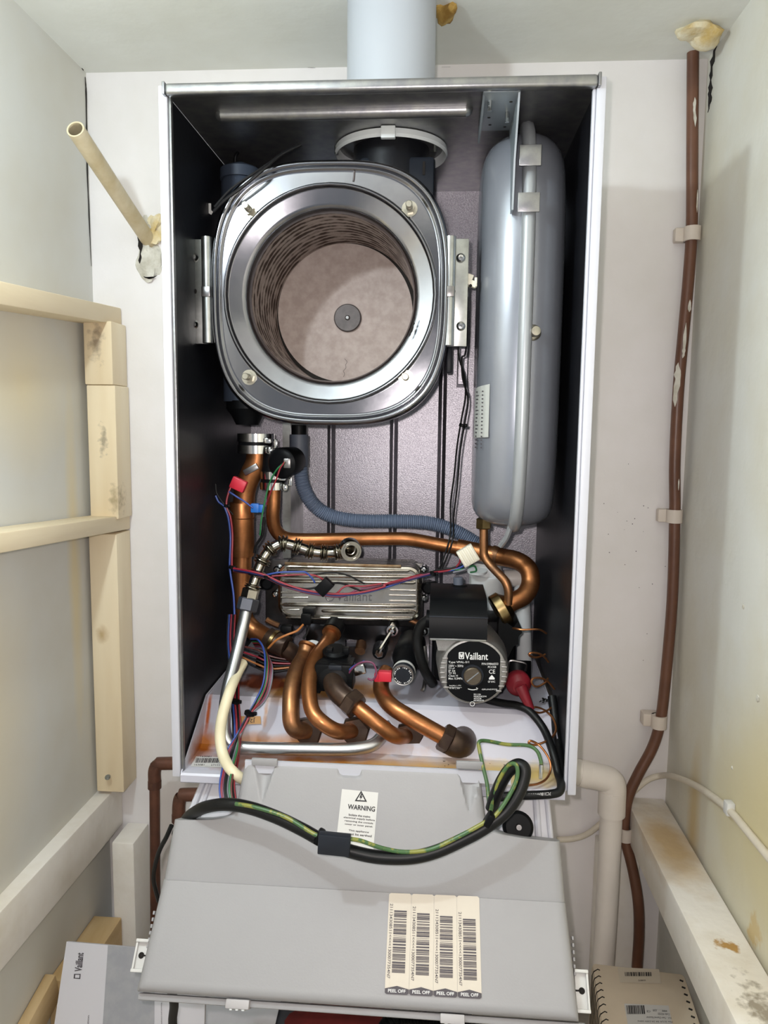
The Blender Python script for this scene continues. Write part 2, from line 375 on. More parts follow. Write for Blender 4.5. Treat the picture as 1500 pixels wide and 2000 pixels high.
for i in range(22):
    q = (rnd.gauss(1245, 35), rnd.gauss(1060, 70)); d = rnd.uniform(.6, 1.3)
    MB().pquad(fB, [(q[0] - d, q[1]), (q[0], q[1] - d), (q[0] + d, q[1]), (q[0], q[1] + d)], (0, -.0003, 0)).build('dirt_speck', m_inkg, wb)
ce = bpy.data.objects['ceiling']
tag(lump(U(620, -5, -.075), (.032, .03, .006), 11).build('plaster_patch', m_plast), 'flaking bulge of plaster in the ceiling left of the flue', 'plaster')
tag(lump(UZ(866, 22, CZ), (.016, .022, .010), 4, .5).build('expanding_foam', m_foamy), 'yellow brown foam lump at the ceiling right of the white flue', 'foam')
tag(lump(UZ(1362, 62, CZ) + V((0, -.004, -.004)), (.028, .018, .013), 9, .55).build('expanding_foam', m_foam), 'pale yellow filler lump where the brown pipe enters the ceiling', 'foam')
for pp in ([(445, 131), (460, 132), (475, 131)], [(540, 131), (562, 132), (585, 131)], [(600, 132), (615, 133)], [(862, 131), (880, 131)]):
    ragged(lambda x, y: U(x, y, -.0008), [(x, y) for x, y in pp], 1.6, (0, -.0006, 0), .9).build('junction_crack', m_dark, ce)
t = thing('wall_filler', 'crumbling cream filler around the sawn pipe stub left of the boiler', 'filler', U(290, 470, 0))
lump(U(303, 447, -.003), (.014, .008, .020), 21, .6).build('foam', m_foam, t)
lump(U(282, 462, -.002), (.010, .006, .018), 22, .6).build('plaster', m_plast, t)
lump(U(292, 508, -.001), (.018, .006, .024), 23, .4).build('plaster', m_plast, t)
ragged(lambda x, y: U(x, y, -.007), [(270, 455), (276, 490), (272, 515)], 2.5, (0, -.001, 0), .9).build('crack', m_dark, t)
ragged(lambda x, y: U(x, y, -.006), [(280, 540), (292, 545), (308, 538)], 2, (0, -.001, 0), .9).build('crack', m_dark, t)

# left timber frame
tag(MB().beam((-.4265, -.9, .487), (-.4315, -.001, .544), .046, .025).build('timber_batten', m_pine), 'upper bare pine batten running along the left wall above the upright studs', 'timber')
tag(MB().mm(-.444, -.402, -.052, -.001, .441, .531, .002).build('timber_stud', m_pinev), 'short stained stud offcut directly under the upper left batten', 'timber')
tag(MB().mm(-.443, -.400, -.050, -.001, .2455, .4405, .002).build('timber_stud', m_pinev), 'longer pine stud between the short offcut and the middle batten', 'timber')
tag(MB().beam((-.4265, -.9, .288), (-.4265, -.001, .236), .046, .0225).build('timber_batten', m_pine), 'middle pine batten sloping down to the left wall corner', 'timber')
lower = tag(MB().mm(-.447, -.404, -.050, -.001, -.177, .2235, .002).build('timber_stud', m_pinev), 'lowest pine stud with a knot, standing on the heavy left rail', 'timber')
s1 = MB().lathe([(.001, 0), (.004, .0005), (.0045, .002), (.003, .004)], U(211, 1519, -.058), (0, -.6, .8), 14).build('screw_head', m_zinc); tag(s1, 'pale screw left standing proud at the foot of the lowest stud', 'screw')
tag(MB().beam((-.470, -.9, -.219), (-.458, -.001, -.219), .060, .072, .003).build('timber_rail', m_wpaint), 'heavy painted timber rail low along the left wall', 'timber')
tag(MB().mm(-.421, -.386, -.062, -.001, FZ, -.252, .003).build('timber_post', m_wpaint), 'white painted post with broken top below the left rail corner', 'timber')
tag(MB().mm(-.4515, -.407, -.200, -.064, FZ, -.372, .002).build('timber_block', m_pineb), 'raw brown timber block behind the booklet in the left corner', 'timber')
tag(MB().beam((-.4437, -.75, -.496), (-.4437, -.203, -.378), .0155, .044, .002).build('timber_batten', m_pineb), 'yellowish batten leaning low along the left wall beside the booklet', 'timber')

ragged(lambda x, y: UZ(x, y, -.1825), [(186, 1500), (120, 1572), (60, 1640), (10, 1695)], 1.5, (0, 0, .0005), .7, n=8).build('gap_crack', m_dark, wl)
ragged(lambda x, y: U(x, y, -.0006), [(168, 1705), (170, 1760), (171, 1812)], 1.3, (0, -.0006, 0), .4).build('crack', m_dark, wb)
# right timber rail and post
tag(MB().beam((.3835, -1.0, -.197), (.3892, -.001, -.197), .058, .055, .003).build('timber_rail', m_wpaint), 'white painted timber rail with worn top along the right wall', 'timber')
tag(MB().mm(.318, .380, -.030, -.001, FZ, -.232, .003).build('timber_post', m_wpaint), 'white painted board on the back wall behind the lower brown pipe', 'timber')

# brown pipe with clips
bp = thing('brown_pipe', 'long brown painted pipe running down the right corner from ceiling to floor box', 'pipe', U(1316, 1000, -.02))
path = [(1354, 45, -.02), (1353, 150, -.016), (1352, 300, -.016), (1351, 444, -.016), (1345, 540, -.016), (1335, 650, -.016), (1325, 760, -.016), (1318, 900, -.016), (1318, 1000, -.016), (1314, 1150, -.018), (1306, 1260, -.02),
        (1294, 1380, -.022), (1286, 1425, -.024), (1272, 1465, -.026), (1245, 1515, -.03), (1226, 1560, -.034), (1219, 1610, -.036), (1221, 1640, -.04), (1235, 1695, -.045), (1246, 1760, -.05), (1248, 1820, -.05), (1244, 1890, -.05)]
MB().tube(px(*path), .0078, 16).build('pipe', m_brown, bp)
for pts, wd in (([(1357, 190), (1356, 215), (1358, 248)], 3), ([(1347, 585), (1346, 610)], 3), ([(1340, 630), (1336, 680), (1333, 700)], 3.2), ([(1324, 708), (1323, 740), (1317, 795)], 6), ([(1362, 370), (1361, 415)], 1.6), ([(1326, 935), (1325, 958)], 1.6)):
    ragged(lambda x, y: U(x, y, -.0242), pts, wd, (0, -.0008, 0), .3).build('white_paint_drip', m_plast, bp)
for (cx, cy, Y, lab) in ((1352, 457, -.016, 'uppermost cream clip on the brown pipe, beside the right corner'), (1317, 1008, -.016, 'middle cream clip on the brown pipe at mid height'), (1287, 1409, -.023, 'cream clip where the brown pipe starts bending left'), (1221, 1628, -.038, 'lowest white clip on the brown pipe above the painted board')):
    c = U(cx, cy, Y); b = MB()
    b.lathe([(.0084, -.0095), (.0112, -.0095), (.0112, .0095), (.0084, .0095), (.0084, -.0095)], c, (0, 0, 1), 28, caps=False)
    b.mm(c.x - .022, c.x + .004, Y + .002, -.001, c.z - .0095, c.z + .0095, .002)
    tag(b.build('pipe_clip', m_clip), lab, 'pipe clip', 'clips on the brown pipe')

# white waste pipe
wp = thing('waste_pipe', 'white plastic waste pipe with elbow coming from behind the boiler', 'pipe', U(1190, 1700, -.06))
e = [U(1085, 1498, -.07), U(1150, 1513, -.07), U(1184, 1521, -.07), U(1195, 1529, -.07), U(1197, 1546, -.07), U(1195, 1580, -.07)]
MB().tube([U(1195, 1560, -.07), U(1188, 1720, -.07), U(1178, 1890, -.07)], .0158, 24, smooth=False).build('pipe', m_pvc, wp)
MB().tube(e, .0185, 24, 5).build('elbow', m_pvc, wp)
MB().tube([U(1196, 1543, -.07), U(1194, 1590, -.07)], .0192, 24, smooth=False).build('elbow_socket', m_pvc, wp)
MB().tube([U(1132, 1509, -.07), U(1150, 1513, -.07)], .0192, 24, smooth=False).build('elbow_socket', m_pvc, wp)
# cream cable across the corner
cb = thing('cream_cable', 'cream cable looping behind the white waste pipe and down the right wall', 'cable', U(1310, 1520, -.01))
P = px((1088, 1640, -.008), (1120, 1638, -.008), (1150, 1627, -.01), (1185, 1598, -.012), (1225, 1558, -.012), (1262, 1525, -.012), (1292, 1515, -.014)) + [UX(1318, 1517, .412), UX(1360, 1535, .415), UX(1400, 1562, .416), UX(1430, 1588, .416), UX(1465, 1630, .416), UX(1530, 1710, .416)]
MB().tube(P, .0045, 12).build('cable', m_cable, cb)
k = UX(1424, 1578, .416); MB().box(k, (.010, .013, .016), .002).build('cable_clip', m_label, cb)

# brown elbows to the left of the boiler
for i, (pts, lab) in enumerate(((((470, 1490, -.06), (322, 1491, -.06), (308, 1494, -.06), (302, 1506, -.06), (302, 1525, -.06), (303, 1700, -.06), (305, 1990, -.06)), 'brown pipe dropping from an elbow beside the boiler lower left corner'),
                                (((520, 1552, -.10), (368, 1552, -.10), (355, 1556, -.10), (350, 1568, -.10), (349, 1590, -.10), (350, 1700, -.10), (352, 1990, -.10)), 'shorter brown pipe with elbow behind the white control box hinge'))):
    q = thing('elbow_pipe', lab, 'pipe', U(*pts[4]), 'brown pipes left of the boiler')
    MB().tube(px(*pts[:5]), .0096, 18, 6).build('elbow', m_oldcop, q)
    MB().tube(px(*pts[4:]), .0078, 16, smooth=False).build('pipe', m_oldcop, q)
    MB().tube(px(*pts[4:6])[:1] + [U(pts[4][0], pts[4][1] + 14, pts[4][2])], .0100, 18, smooth=False).build('socket', m_oldcop, q)

# sawn overflow pipe
a, b_ = U(147, 252, -.21), U(296, 478, .01); d = (b_ - a).normalized(); L = (b_ - a).length
op = MB().lathe([(.0088, .002), (.0088, L), (.0107, L), (.0107, 0), (.0088, 0), (.0088, .03)], a, d, 28, caps=False)
tag(op.build('overflow_pipe', m_pvco), 'aged cream plastic pipe stub sticking out of the back wall at upper left', 'pipe')

# flue
fl = thing('flue_pipe', 'wide white flue pipe rising from the boiler top into the ceiling', 'flue', (.001, -.165, .723))
MB().cyl((.001, -.165, .7225), (.001, -.165, CZ), .0525, 56).build('outer_duct', m_flue, fl)

# ------------------------------------------------------------------ boiler casing
bo = thing('boiler_casing', 'open white boiler casing with black lined sides, hung on the back wall', 'boiler casing', (0, -.17, 0))
for s in (-1, 1):
    sp = MB().mm(s * .22, s * .2165, -.333, -.002, -.002, .722).build('side_panel', m_white, bo)
    MB().mm(s * .2164, s * .2125, -.328, -.004, .004, .714).build('side_lining', m_lining, sp)
    rl = MB().mm(s * .2205, s * .2115, -.3365, -.329, -.003, .722, .0012).build('front_rail', m_white, bo)
    MB().mm(s * .2114, s * .2082, -.334, -.328, .0, .712, .001).build('edge_seal', m_galv if s < 0 else m_white, rl)
tp = MB().mm(-.214, .214, -.333, -.002, .7165, .7205).build('top_panel', m_galv, bo)
MB().tube([(-.172, -.28, .7155), (.088, -.282, .7155)], .0075, 16, smooth=False).lathe([(.0, -.0075), (.004, -.006), (.0065, -.0035), (.0075, 0)], (-.172, -.28, .7155), (1, 0, 0), 16).lathe([(.0, .0075), (.004, .006), (.0065, .0035), (.0075, 0)], (.088, -.282, .7155), (1, 0, 0), 16).build('pressed_groove', m_galv, tp)
rm = MB().box((0, -.337, .7165), (.424, .012, .011), .0035, seg=3).build('top_rim', m_galv, bo)
MB().mm(-.196, .196, -.334, -.322, .7205, .7245, .001).build('rim_fold', m_galv, rm)
for s in (-1, 1): MB().mm(s * .2115, s * .2145, -.343, -.330, .711, .7235, .001).build('corner_tab', m_galv, rm)
for p in (U(657, 268, -.2), U(850, 265, -.2)): MB().cyl(UZ(*( (657, 285) if p.x < 0 else (850, 280)), .7165), UZ(*((657, 285) if p.x < 0 else (850, 280)), .7165) + V((0, 0, -.010)), .0022, 12).build('stud', m_zinc, tp)
bk = MB().mm(-.2125, .2125, -.007, -.002, .02, .7165).build('back_panel', m_back, bo)
for x in (647, 768, 861):
    X0 = U(x, 950, -.007).x
    MB().prism([(.0062, 0), (.0008, .0060), (-.0008, .0060), (-.0062, 0)], (X0, -.0068, .05), (1, 0, 0), (0, -1, 0), (0, 0, .58)).build('pressed_rib', m_back, bk)
MB().mm(.08, .16, -.0074, -.006, U(880, 370, -.007).z - .0006, U(880, 370, -.007).z + .0006).build('seam', m_dark, bk)
# tray at the bottom
t = [(-.340, -.0065), (-.340, .001), (-.338, .003), (-.275, .003), (-.268, .006), (-.243, .052), (-.238, .056), (-.004, .060)]
o = [(y + .0015, z - .0015) for y, z in t[::-1]]
tb = MB(); n = len(t) * 2; pr = t + o
for X in (-.210, .2085): tb.v += [V((X, y + (0 if y < -.33 else -.012 * (X > 0)), z)) for y, z in pr]
tb.f += [(i, (i + 1) % n, (i + 1) % n + n, i + n) for i in range(n)] + [tuple(range(n)), tuple(range(2 * n - 1, n - 1, -1))]
ty = tb.build('bottom_tray', m_tray, bo, ang=.35)
for X, s in ((-.2105, 1), (.2085, -1)):
    MB().prism([(-.338, .003), (-.245, .058), (-.06, .062), (-.06, .052), (-.24, .05), (-.27, .002)], (X, 0, 0), (0, 1, 0), (0, 0, 1), (.0012 * s, 0, 0)).build('side_lip', m_tray, ty)
fT = lambda x, y: UZ(x, y, .0035)
st = MB().pquad(fT, [(383, 1477), (455, 1480), (440, 1499), (372, 1497)]).build('barcode_label', m_label, ty)
bb = MB(); rnd = random.Random(1); x = 384
while x < 436:
    wd = rnd.choice((.8, 1.4, 2.2)); bb.pquad(fT, [(x, 1481), (x + wd, 1481), (x + wd - 3, 1490), (x - 3, 1490)], (0, 0, .0002)); x += wd + rnd.choice((.9, 1.5))
bb.text('163081', fT, (391, 1479), (412, 1479.5), (392, 1476), (0, 0, .0002)).text('163081___27111', fT, (379, 1496), (428, 1497), (380, 1492), (0, 0, .0002))
bb.build('barcode', m_ink, st)
fV = lambda x, y: UP(x, y, V((0, -.2735, .003)), V((0, -.88, .48)))
j = MB().pquad(fV, [(467, 1399), (509, 1399), (510, 1414), (468, 1415)], (0, -.0006, .0004)).build('part_sticker', mat('rusty_sticker', '#b58a55', .6), ty)
MB().text('J26', fV, (499, 1402), (482, 1402), (499, 1412), (0, -.0012, .0008)).build('print', m_ink, j)
rnd = random.Random(8); bd = MB()
for i in range(26):
    q = (rnd.uniform(850, 1070), rnd.uniform(1465, 1500)); r = rnd.choice((.7, .9, 1.2, 3))
    bd.pquad(fT, [(q[0] + r * rnd.uniform(.6, 1.6) * math.cos(a), q[1] + r * .7 * rnd.uniform(.5, 1.4) * math.sin(a)) for a in (0, 1, 2, 3.1, 4, 5.2)], (0, 0, .0004))
for i in range(14):
    q = (rnd.gauss(1063, 5), rnd.gauss(1368, 4)); r = 2
    bd.add([UZ(q[0] + r * rnd.uniform(.6, 1.6) * math.cos(a), q[1] + r * .7 * math.sin(a), .0602) for a in (0, 1, 2, 3.1, 4, 5.2)], [(0, 1, 2, 3, 4, 5)])
bd.build('soot_crumbs', m_dark, ty)

# flue collar under the top panel
fc = thing('flue_collar', 'pale ring shaped flue collar under the boiler top behind the heat exchanger', 'collar', (.003, -.172, .70))
MB().lathe([(.062, .006), (.0665, .006), (.0675, 0), (.0655, -.003), (.0630, 0), (.060, .016), (.055, .018)], (.003, -.172, .7095), (0, 0, 1), 64, caps=False).build('ring', m_trap, fc)
MB().mm(-.004, .012, -.244, -.237, .703, .716, .001).build('catch', m_trap, fc)
fe = thing('flue_adapter', 'black flue outlet box behind the heat exchanger top right', 'flue adapter', (.01, -.15, .63))
MB().cyl((.003, -.166, .64), (.003, -.166, .7165), .0455, 48).build('outlet_tube', m_lining, fe)
c0 = U(770, 305, -.205); c1 = U(848, 360, -.205)
MB().mm(c0.x - .04, c1.x, -.205, -.11, c1.z - .03, c0.z, .004).build('housing', m_blackg, fe)
MB().mm(U(782, 0, -.2055).x, U(786, 0, -.2055).x, -.2062, -.20, U(782, 332, -.205).z, U(782, 312, -.205).z).build('slot', m_dark, fe)
MB().mm(U(831, 0, -.2055).x, U(836, 0, -.2055).x, -.2062, -.20, U(831, 342, -.205).z, U(831, 316, -.205).z).build('slot', m_dark, fe)
q = U(756, 316, -.205); MB().lathe([(.0001, -.003), (.003, -.0025), (.005, 0)], q, (0, 1, 0), 18).build('screw', m_chrome, fe)

# ------------------------------------------------------------------ heat exchanger
HX, HZ, HY = -.0575, .530, -.27
he = thing('heat_exchanger', 'round stainless heat exchanger with open ribbed bore at the upper middle', 'heat exchanger', (HX, -.2, .39))
def sup(th, a, b, n=3.0):
    c, s_ = math.cos(th), math.sin(th); return (a * math.copysign(abs(c) ** (2 / n), c), b * math.copysign(abs(s_) ** (2 / n), s_))
N = 128
def supring(ins, Y): return [V((HX + p[0], Y, HZ + p[1])) for p in (sup(2 * PI * k / N, .1335 - ins, .1435 - ins) for k in range(N))]
def circ(r, Y, cx=HX, cz=HZ):
    out = []
    for k in range(N):
        p = sup(2 * PI * k / N, 1, 1); l = math.hypot(*p); out.append(V((cx + r * p[0] / l, Y, cz + r * p[1] / l)))
    return out
def loft(rings):
    b = MB(); m = len(rings[0])
    for r in rings: b.v += r
    for i in range(len(rings) - 1):
        for k in range(m): b.f.append((i * m + k, i * m + (k + 1) % m, (i + 1) * m + (k + 1) % m, (i + 1) * m + k))
    return b
# rolled outer bead, flat plate, round bead and funnel down to the bore
rings = [supring(.003, -.245), supring(0, -.250), supring(.0, -.262), supring(.0012, -.267), supring(.0035, -.2695), supring(.0055, -.2695), supring(.0070, -.267), supring(.0078, -.2655), supring(.0088, -.2668), supring(.0098, -.2668), supring(.0108, -.2645), supring(.0125, -.2640)]
_a, _b = rings[-1], circ(.1200, -.264)
rings += [[p.lerp(q, f) for p, q in zip(_a, _b)] for f in (.06, .5, .94)]
rings += [circ(.1200, -.264), circ(.1196, -.2646), circ(.1190, -.2668), circ(.1181, -.2684), circ(.1170, -.2686), circ(.1160, -.2672), circ(.1153, -.2645), circ(.1149, -.2626)]
rings += [circ(.1146 - .0146 * f, -.2624 + .0056 * f) for f in (0, .05, .25, .5, .75, .95, 1)]
rings += [circ(.0978, -.2556), circ(.0958, -.2535), circ(.0942, -.2495), circ(.0928, -.244)]
loft(rings).build('front_plate', m_steel, he, ang=1.2)
loft([supring(.0035, -.247), supring(.0035, -.232), supring(.006, -.232), supring(.006, -.19)]).build('drum_side', m_steeld, he)
loft([supring(.0045, -.19), supring(.0045, -.10), supring(.02, -.09), circ(.02, -.09)]).build('rear_housing', m_black, he)
rc = []; y = -.244; PITCH = .0128
while y < -.104:
    rc += [circ(.0948, y)] + [circ(.0948 - .0020 * math.sin(PI * k_ / 6), y + .0004 + (PITCH - .0008) * k_ / 6) for k_ in range(1, 6)] + [circ(.0948, y + PITCH - .0004)]; y += PITCH
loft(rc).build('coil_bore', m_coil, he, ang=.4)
MB().lathe([(.0001, 0), (.0895, 0), (.0895, .008), (.0001, .008)], (-.0605, -.104, .534), (0, 1, 0), 72).build('insulation_disc', m_disc, he)
MB().lathe([(.0895, 0), (.0955, -.002), (.0955, .01), (.0895, .01), (.0895, 0)], (-.0605, -.1035, .534), (0, 1, 0), 72, caps=False).build('disc_gap', m_dark, he)
wc = U(679, 621, -.106); ws = MB().lathe([(.0001, -.0022), (.0168, -.0022), (.0178, -.001), (.0182, 0)], wc, (0, 1, 0), 40).build('washer', m_washer, he)
MB().lathe([(.0005, -.0045), (.002, -.0045), (.0032, -.0035), (.0034, -.002)], wc, (0, 1, 0), 16).build('centre_screw', m_steeld, ws)
cc = [V((wc.x + x_ * .0006 - .004 + .001 * math.sin(i), -.1043, .475 - i * .004)) for i, x_ in enumerate((0, 4, 1, 3, -1, 2, -2))]
MB().tube(cc, .00025, 5).build('hairline_crack', m_washer, he)
for (bx, by, dx, dy) in ((487, 410, -16, -12), (800, 408, -3, -14), (487, 737, -6, -4), (793, 738, -5, -1)):
    a = U(bx, by, -.2645)
    sd = MB().lathe([(.0072, 0), (.0072, -.001), (.0060, -.001), (.0060, -.0045)], a, (0, 1, 0), 6, start=(1, 0, .2)).lathe([(.0086, .0002), (.0086, -.0008), (.007, -.0008)], a, (0, 1, 0), 24).build('stud_nut', m_bolt, he)
    MB().tube([a, a + V((0, -.020, 0))], .0030, 14, smooth=False, step=.0006, rf=lambda s_, L_: .0034 + .0003 * math.sin(s_ * 5000)).build('stud', m_bolt, sd)
for s, x0, x1, y0, y1, sx in ((-1, 372, 408, 468, 672, 379), (1, 872, 911, 467, 677, 900)):
    a = U(x0, y0, -.252); b_ = U(x1, y1, -.252)
    br = MB().mm(a.x, b_.x, -.254, -.251, b_.z, a.z, .0006).build('fixing_bracket', m_zinc, he)
    xe = U(405 if s < 0 else 878, 560, -.262).x
    MB().cyl((xe, -.262, b_.z), (xe, -.262, a.z), .0062, 20).build('rolled_edge', m_zinc, br)
    for yy in (503, 634) if s < 0 else (504, 637):
        q = U(sx, yy, -.254); MB().lathe([(.0001, -.0035), (.003, -.0032), (.005, -.001), (.0052, 0)], q, (0, 1, 0), 20).box(q + V((0, -.0035, 0)), (.0045, .0008, .001)).box(q + V((0, -.0035, 0)), (.001, .0008, .0045)).build('screw', m_chrome, br)
    q = U(sx if s < 0 else 884, 569, -.2545); MB().lathe([(.0001, 0), (.0032, 0)], q, (0, 1, 0), 18, caps=False).build('slot', m_dark, br)
    MB().mm(xe - .005, xe + .005, -.2692, -.266, U(400, 582, -.26).z, U(400, 562, -.26).z, .0005).build('edge_notch', m_steeld, br)
# reflection of the wire, painted as a dark tick on the bead
MB().tube([U(692, 334, -.2645), U(691, 348, -.2645), U(690, 354, -.2645)], .0012, 6).build('reflection_mark', mat('painted_wire_reflection', '#4a4040', .5), he)
for p in ([(838, 621), (834, 640), (830, 655), (823, 668)],): ragged(lambda x, y: U(x, y, -.2628), [(812, 620), (808, 632), (803, 648), (797, 660)], 1.8, (0, -.0006, 0), .8).build('scorch_mark', m_dark, he)

# black wire tail over the exchanger
bw = thing('wire_tail', 'thin black wire tail lying over the heat exchanger upper left rim', 'wire', U(500, 350, -.275))
MB().tube(px((417, 413, -.278), (440, 390, -.282), (480, 360, -.283), (513, 332, -.282), (550, 302, -.27), (588, 283, -.26)), .0018, 8).build('wire', m_wblk, bw)
MB().tube(px((419, 404, -.278), (450, 370, -.28), (485, 345, -.28), (520, 322, -.276), (556, 296, -.265), (582, 286, -.255)), .0012, 8).build('wire', m_wblk, bw)

# tall dark cylinder behind the exchanger
m_sep = mat('hazed_plastic_cylinder', '#3b4350', .45, spec=.3)  # dark plastic, with lens flare haze put into its lighter colour
av = thing('air_separator', 'tall dark grey plastic cylinder behind the heat exchanger left side', 'separator', (-.186, -.165, .39))
MB().lathe([(.0235, 0), (.0235, .265), (.021, .27)], (-.183, -.165, .415), (0, 0, 1), 40).build('body', m_sep, av)
MB().lathe([(.0245, 0), (.0245, .012), (.022, .014), (.012, .018), (.004, .022)], (-.183, -.165, .684), (0, 0, 1), 40).build('cap', m_sep, av)
MB().tube([(-.19, -.165, .70), (-.188, -.168, .712), (-.184, -.17, .716)], .002, 8).build('strap', m_black, av)
MB().lathe([(.014, 0), (.020, .012), (.026, .02), (.026, .03), (.0235, .03)], (-.177, -.165, .386), (0, 0, 1), 40).build('base_cup', m_black, av)
wh = MB().prism([(0, 0), (8, 0), (8, 14), (12, 18), (8, 24), (2, 20), (0, 26), (-3, 14), (-8, 12)], U(405, 397, -.2), (.00055, 0, 0), (0, 0, -.00055), (0, .001, 0)).build('paper_tag', m_label)
tag(wh, 'torn pale tag beside the dark cylinder at upper left', 'tag')

# ------------------------------------------------------------------ expansion vessel
SX = .1565; VY, VZ, HYv, HZv = -.186, .492, .092, .224
ev = thing('expansion_vessel', 'tall flat grey expansion vessel standing at the right inside the casing', 'vessel', (SX, VY, .27))
def vring(x, ins, n=3.6):
    out = []
    for k in range(96):
        p = sup(2 * PI * k / 96, HYv - ins, HZv - ins * (.8 if math.sin(2 * PI * k / 96) > 0 else .45), n); out.append(V((x, VY + p[0], VZ + p[1])))
    return out
for s, wd, nm in ((-1, .0475, 'left_shell'), (1, .0475, 'right_shell')):
    pr = [(0, 0), (.003, .0), (.012, .0015), (.022, .005), (.031, .011), (.038, .019), (.043, .029), (.046, .041), (.0475, .056), (.0475, .085), (.0475, .0915)]
    pr = [(a * wd / .0475, b) for a, b in pr]
    b = loft([vring(SX + s * a, i, 3.6) for a, i in pr]); b.build('shell', m_vessel, ev, ang=1.2)
fl_ = []
for x, o_ in ((-.007, -.002), (-.0075, .006), (-.0055, .0115), (0, .0135), (.0055, .0115), (.0075, .006), (.007, -.002)): fl_.append(vring(SX + x, -o_))
loft(fl_).build('seam_flange', m_vflange, ev, ang=1.2)
q = U(1043, 648, -.272); q = U(1041, 650, -.277)
vv = MB().lathe([(.0085, -.006), (.0085, .002), (.0072, .0035), (.0055, .004), (.0055, .011), (.0048, .013), (.002, .0135)], q, (.15, -1, .05), 28).build('air_valve', m_bolt, ev)
# paper type label wrapped round the left shell's front shoulder
PRF = [(.0475, .070), (.0475, .056), (.046, .041), (.043, .029), (.038, .019), (.034, .0145)]
def on_shell(u, z, lift):
    k_ = min(int(u * (len(PRF) - 1)), len(PRF) - 2); f = u * (len(PRF) - 1) - k_
    a_ = PRF[k_][0] + (PRF[k_ + 1][0] - PRF[k_][0]) * f; i_ = PRF[k_][1] + (PRF[k_ + 1][1] - PRF[k_][1]) * f
    return V((SX - a_ - lift, VY - HYv + i_ - lift, z))
zt, zl = U(935, 752, -.24).z, U(935, 853, -.24).z
lb_ = MB(); M2 = 20
for i in range(M2 + 1): lb_.v += [on_shell(i / M2, zt - .004 * (1 - i / M2), .0007), on_shell(i / M2, zl - .002 * (1 - i / M2), .0007)]
for i in range(M2): lb_.f.append((2 * i, 2 * i + 1, 2 * i + 3, 2 * i + 2))
vl = lb_.build('type_label', mat('pale_grey_label', '#b4b6b2', .5), ev)
vt = MB()
for i in range(16):
    zz = zt - .007 - i * .0042
    for u0, u1 in ((.30, .30 + .12 + .1 * ((i * 7) % 4) / 4), (.66, .72)):
        vt.add([on_shell(u0, zz, .0011), on_shell(u1, zz, .0011), on_shell(u1, zz - .0014, .0011), on_shell(u0, zz - .0014, .0011)], [(0, 1, 2, 3)])
vt.build('print', m_inkg, vl)
hb = U(945, 1023, -.20)
vn = MB().hexa(hb + V((0, 0, -.006)), hb + V((0, 0, .007)), .0098).build('union_nut', m_brass, ev)
MB().cyl(hb + V((0, 0, .006)), hb + V((0, 0, .020)), .0062, 20).build('threaded_stub', m_steeld, ev)
# hanging bracket
m_brk = mat('bluish_grey_bracket', '#8b949a', .42, metal=.45)
hk = thing('vessel_bracket', 'grey steel hanging bracket at the top right holding the vessel rim', 'bracket', U(980, 200, -.25))
bx0, bx1 = U(944, 175, -.329).x, U(1017, 172, -.329).x
MB().mm(bx0, bx1, -.329, -.232, .7125, .7155, .0006).build('plate', m_brk, hk)
MB().prism([(-.329, .7155), (-.232, .7155), (-.230, .700), (-.300, .704)], (bx0, 0, 0), (0, 1, 0), (0, 0, 1), (.002, 0, 0)).build('side_flange', m_brk, hk)
zb = U(1003, 415, -.28).z
MB().prism([(-.329, .7155), (-.232, .7155), (-.236, .69), (-.256, .665), (-.270, .63), (-.2745, zb), (-.290, zb), (-.298, .66), (-.316, .69)], (bx1 - .002, 0, 0), (0, 1, 0), (0, 0, 1), (.002, 0, 0)).build('long_arm', m_brk, hk)
for y0, y1 in ((284, 325), (377, 415)):
    MB().mm(SX - .013, SX + .0095, -.2945, -.292, U(1010, y1, -.292).z, U(1010, y0, -.292).z, .0006).build('rim_clip', m_galv, hk)
for (a_, b_) in ((957, 197), (991, 219)):
    q = UZ(a_, b_, .7124); MB().cyl(q, q + V((0, 0, -.010)), .0022, 10).build('screw', m_chrome, hk)
for (a_, b_) in ((955, 230), (957, 244), (986, 248), (998, 199)):
    q = UZ(a_, b_, .7122); MB().lathe([(.0001, 0), (.0018, 0)], q, (0, 0, 1), 12, caps=False).build('hole', m_dark, hk)
# bottom lug of the vessel
q = U(985, 1040, -.22); MB().tube([q + V((.006, -.02, .012)), q + V((.002, -.01, -.004)), q + V((-.004, 0, -.016))], .0035, 8).build('lower_lug', m_vflange, ev)
wp_ = U(905, 640, -.235)
rb = MB().mm(U(912, 0, -.10).x, U(930, 0, -.10).x, -.1, -.008, U(920, 750, -.10).z, U(920, 515, -.10).z).build('side_strap', m_back, None); tag(rb, 'narrow grey steel strip between heat exchanger and vessel', 'bracket')
tg = MB().mm(U(887, 0, -.15).x, U(898, 0, -.15).x, -.152, -.13, U(890, 728, -.15).z, U(890, 678, -.15).z, .001).build('sensor_block', m_blackg); tag(tg, 'small dark sensor block below the right exchanger bracket', 'sensor')

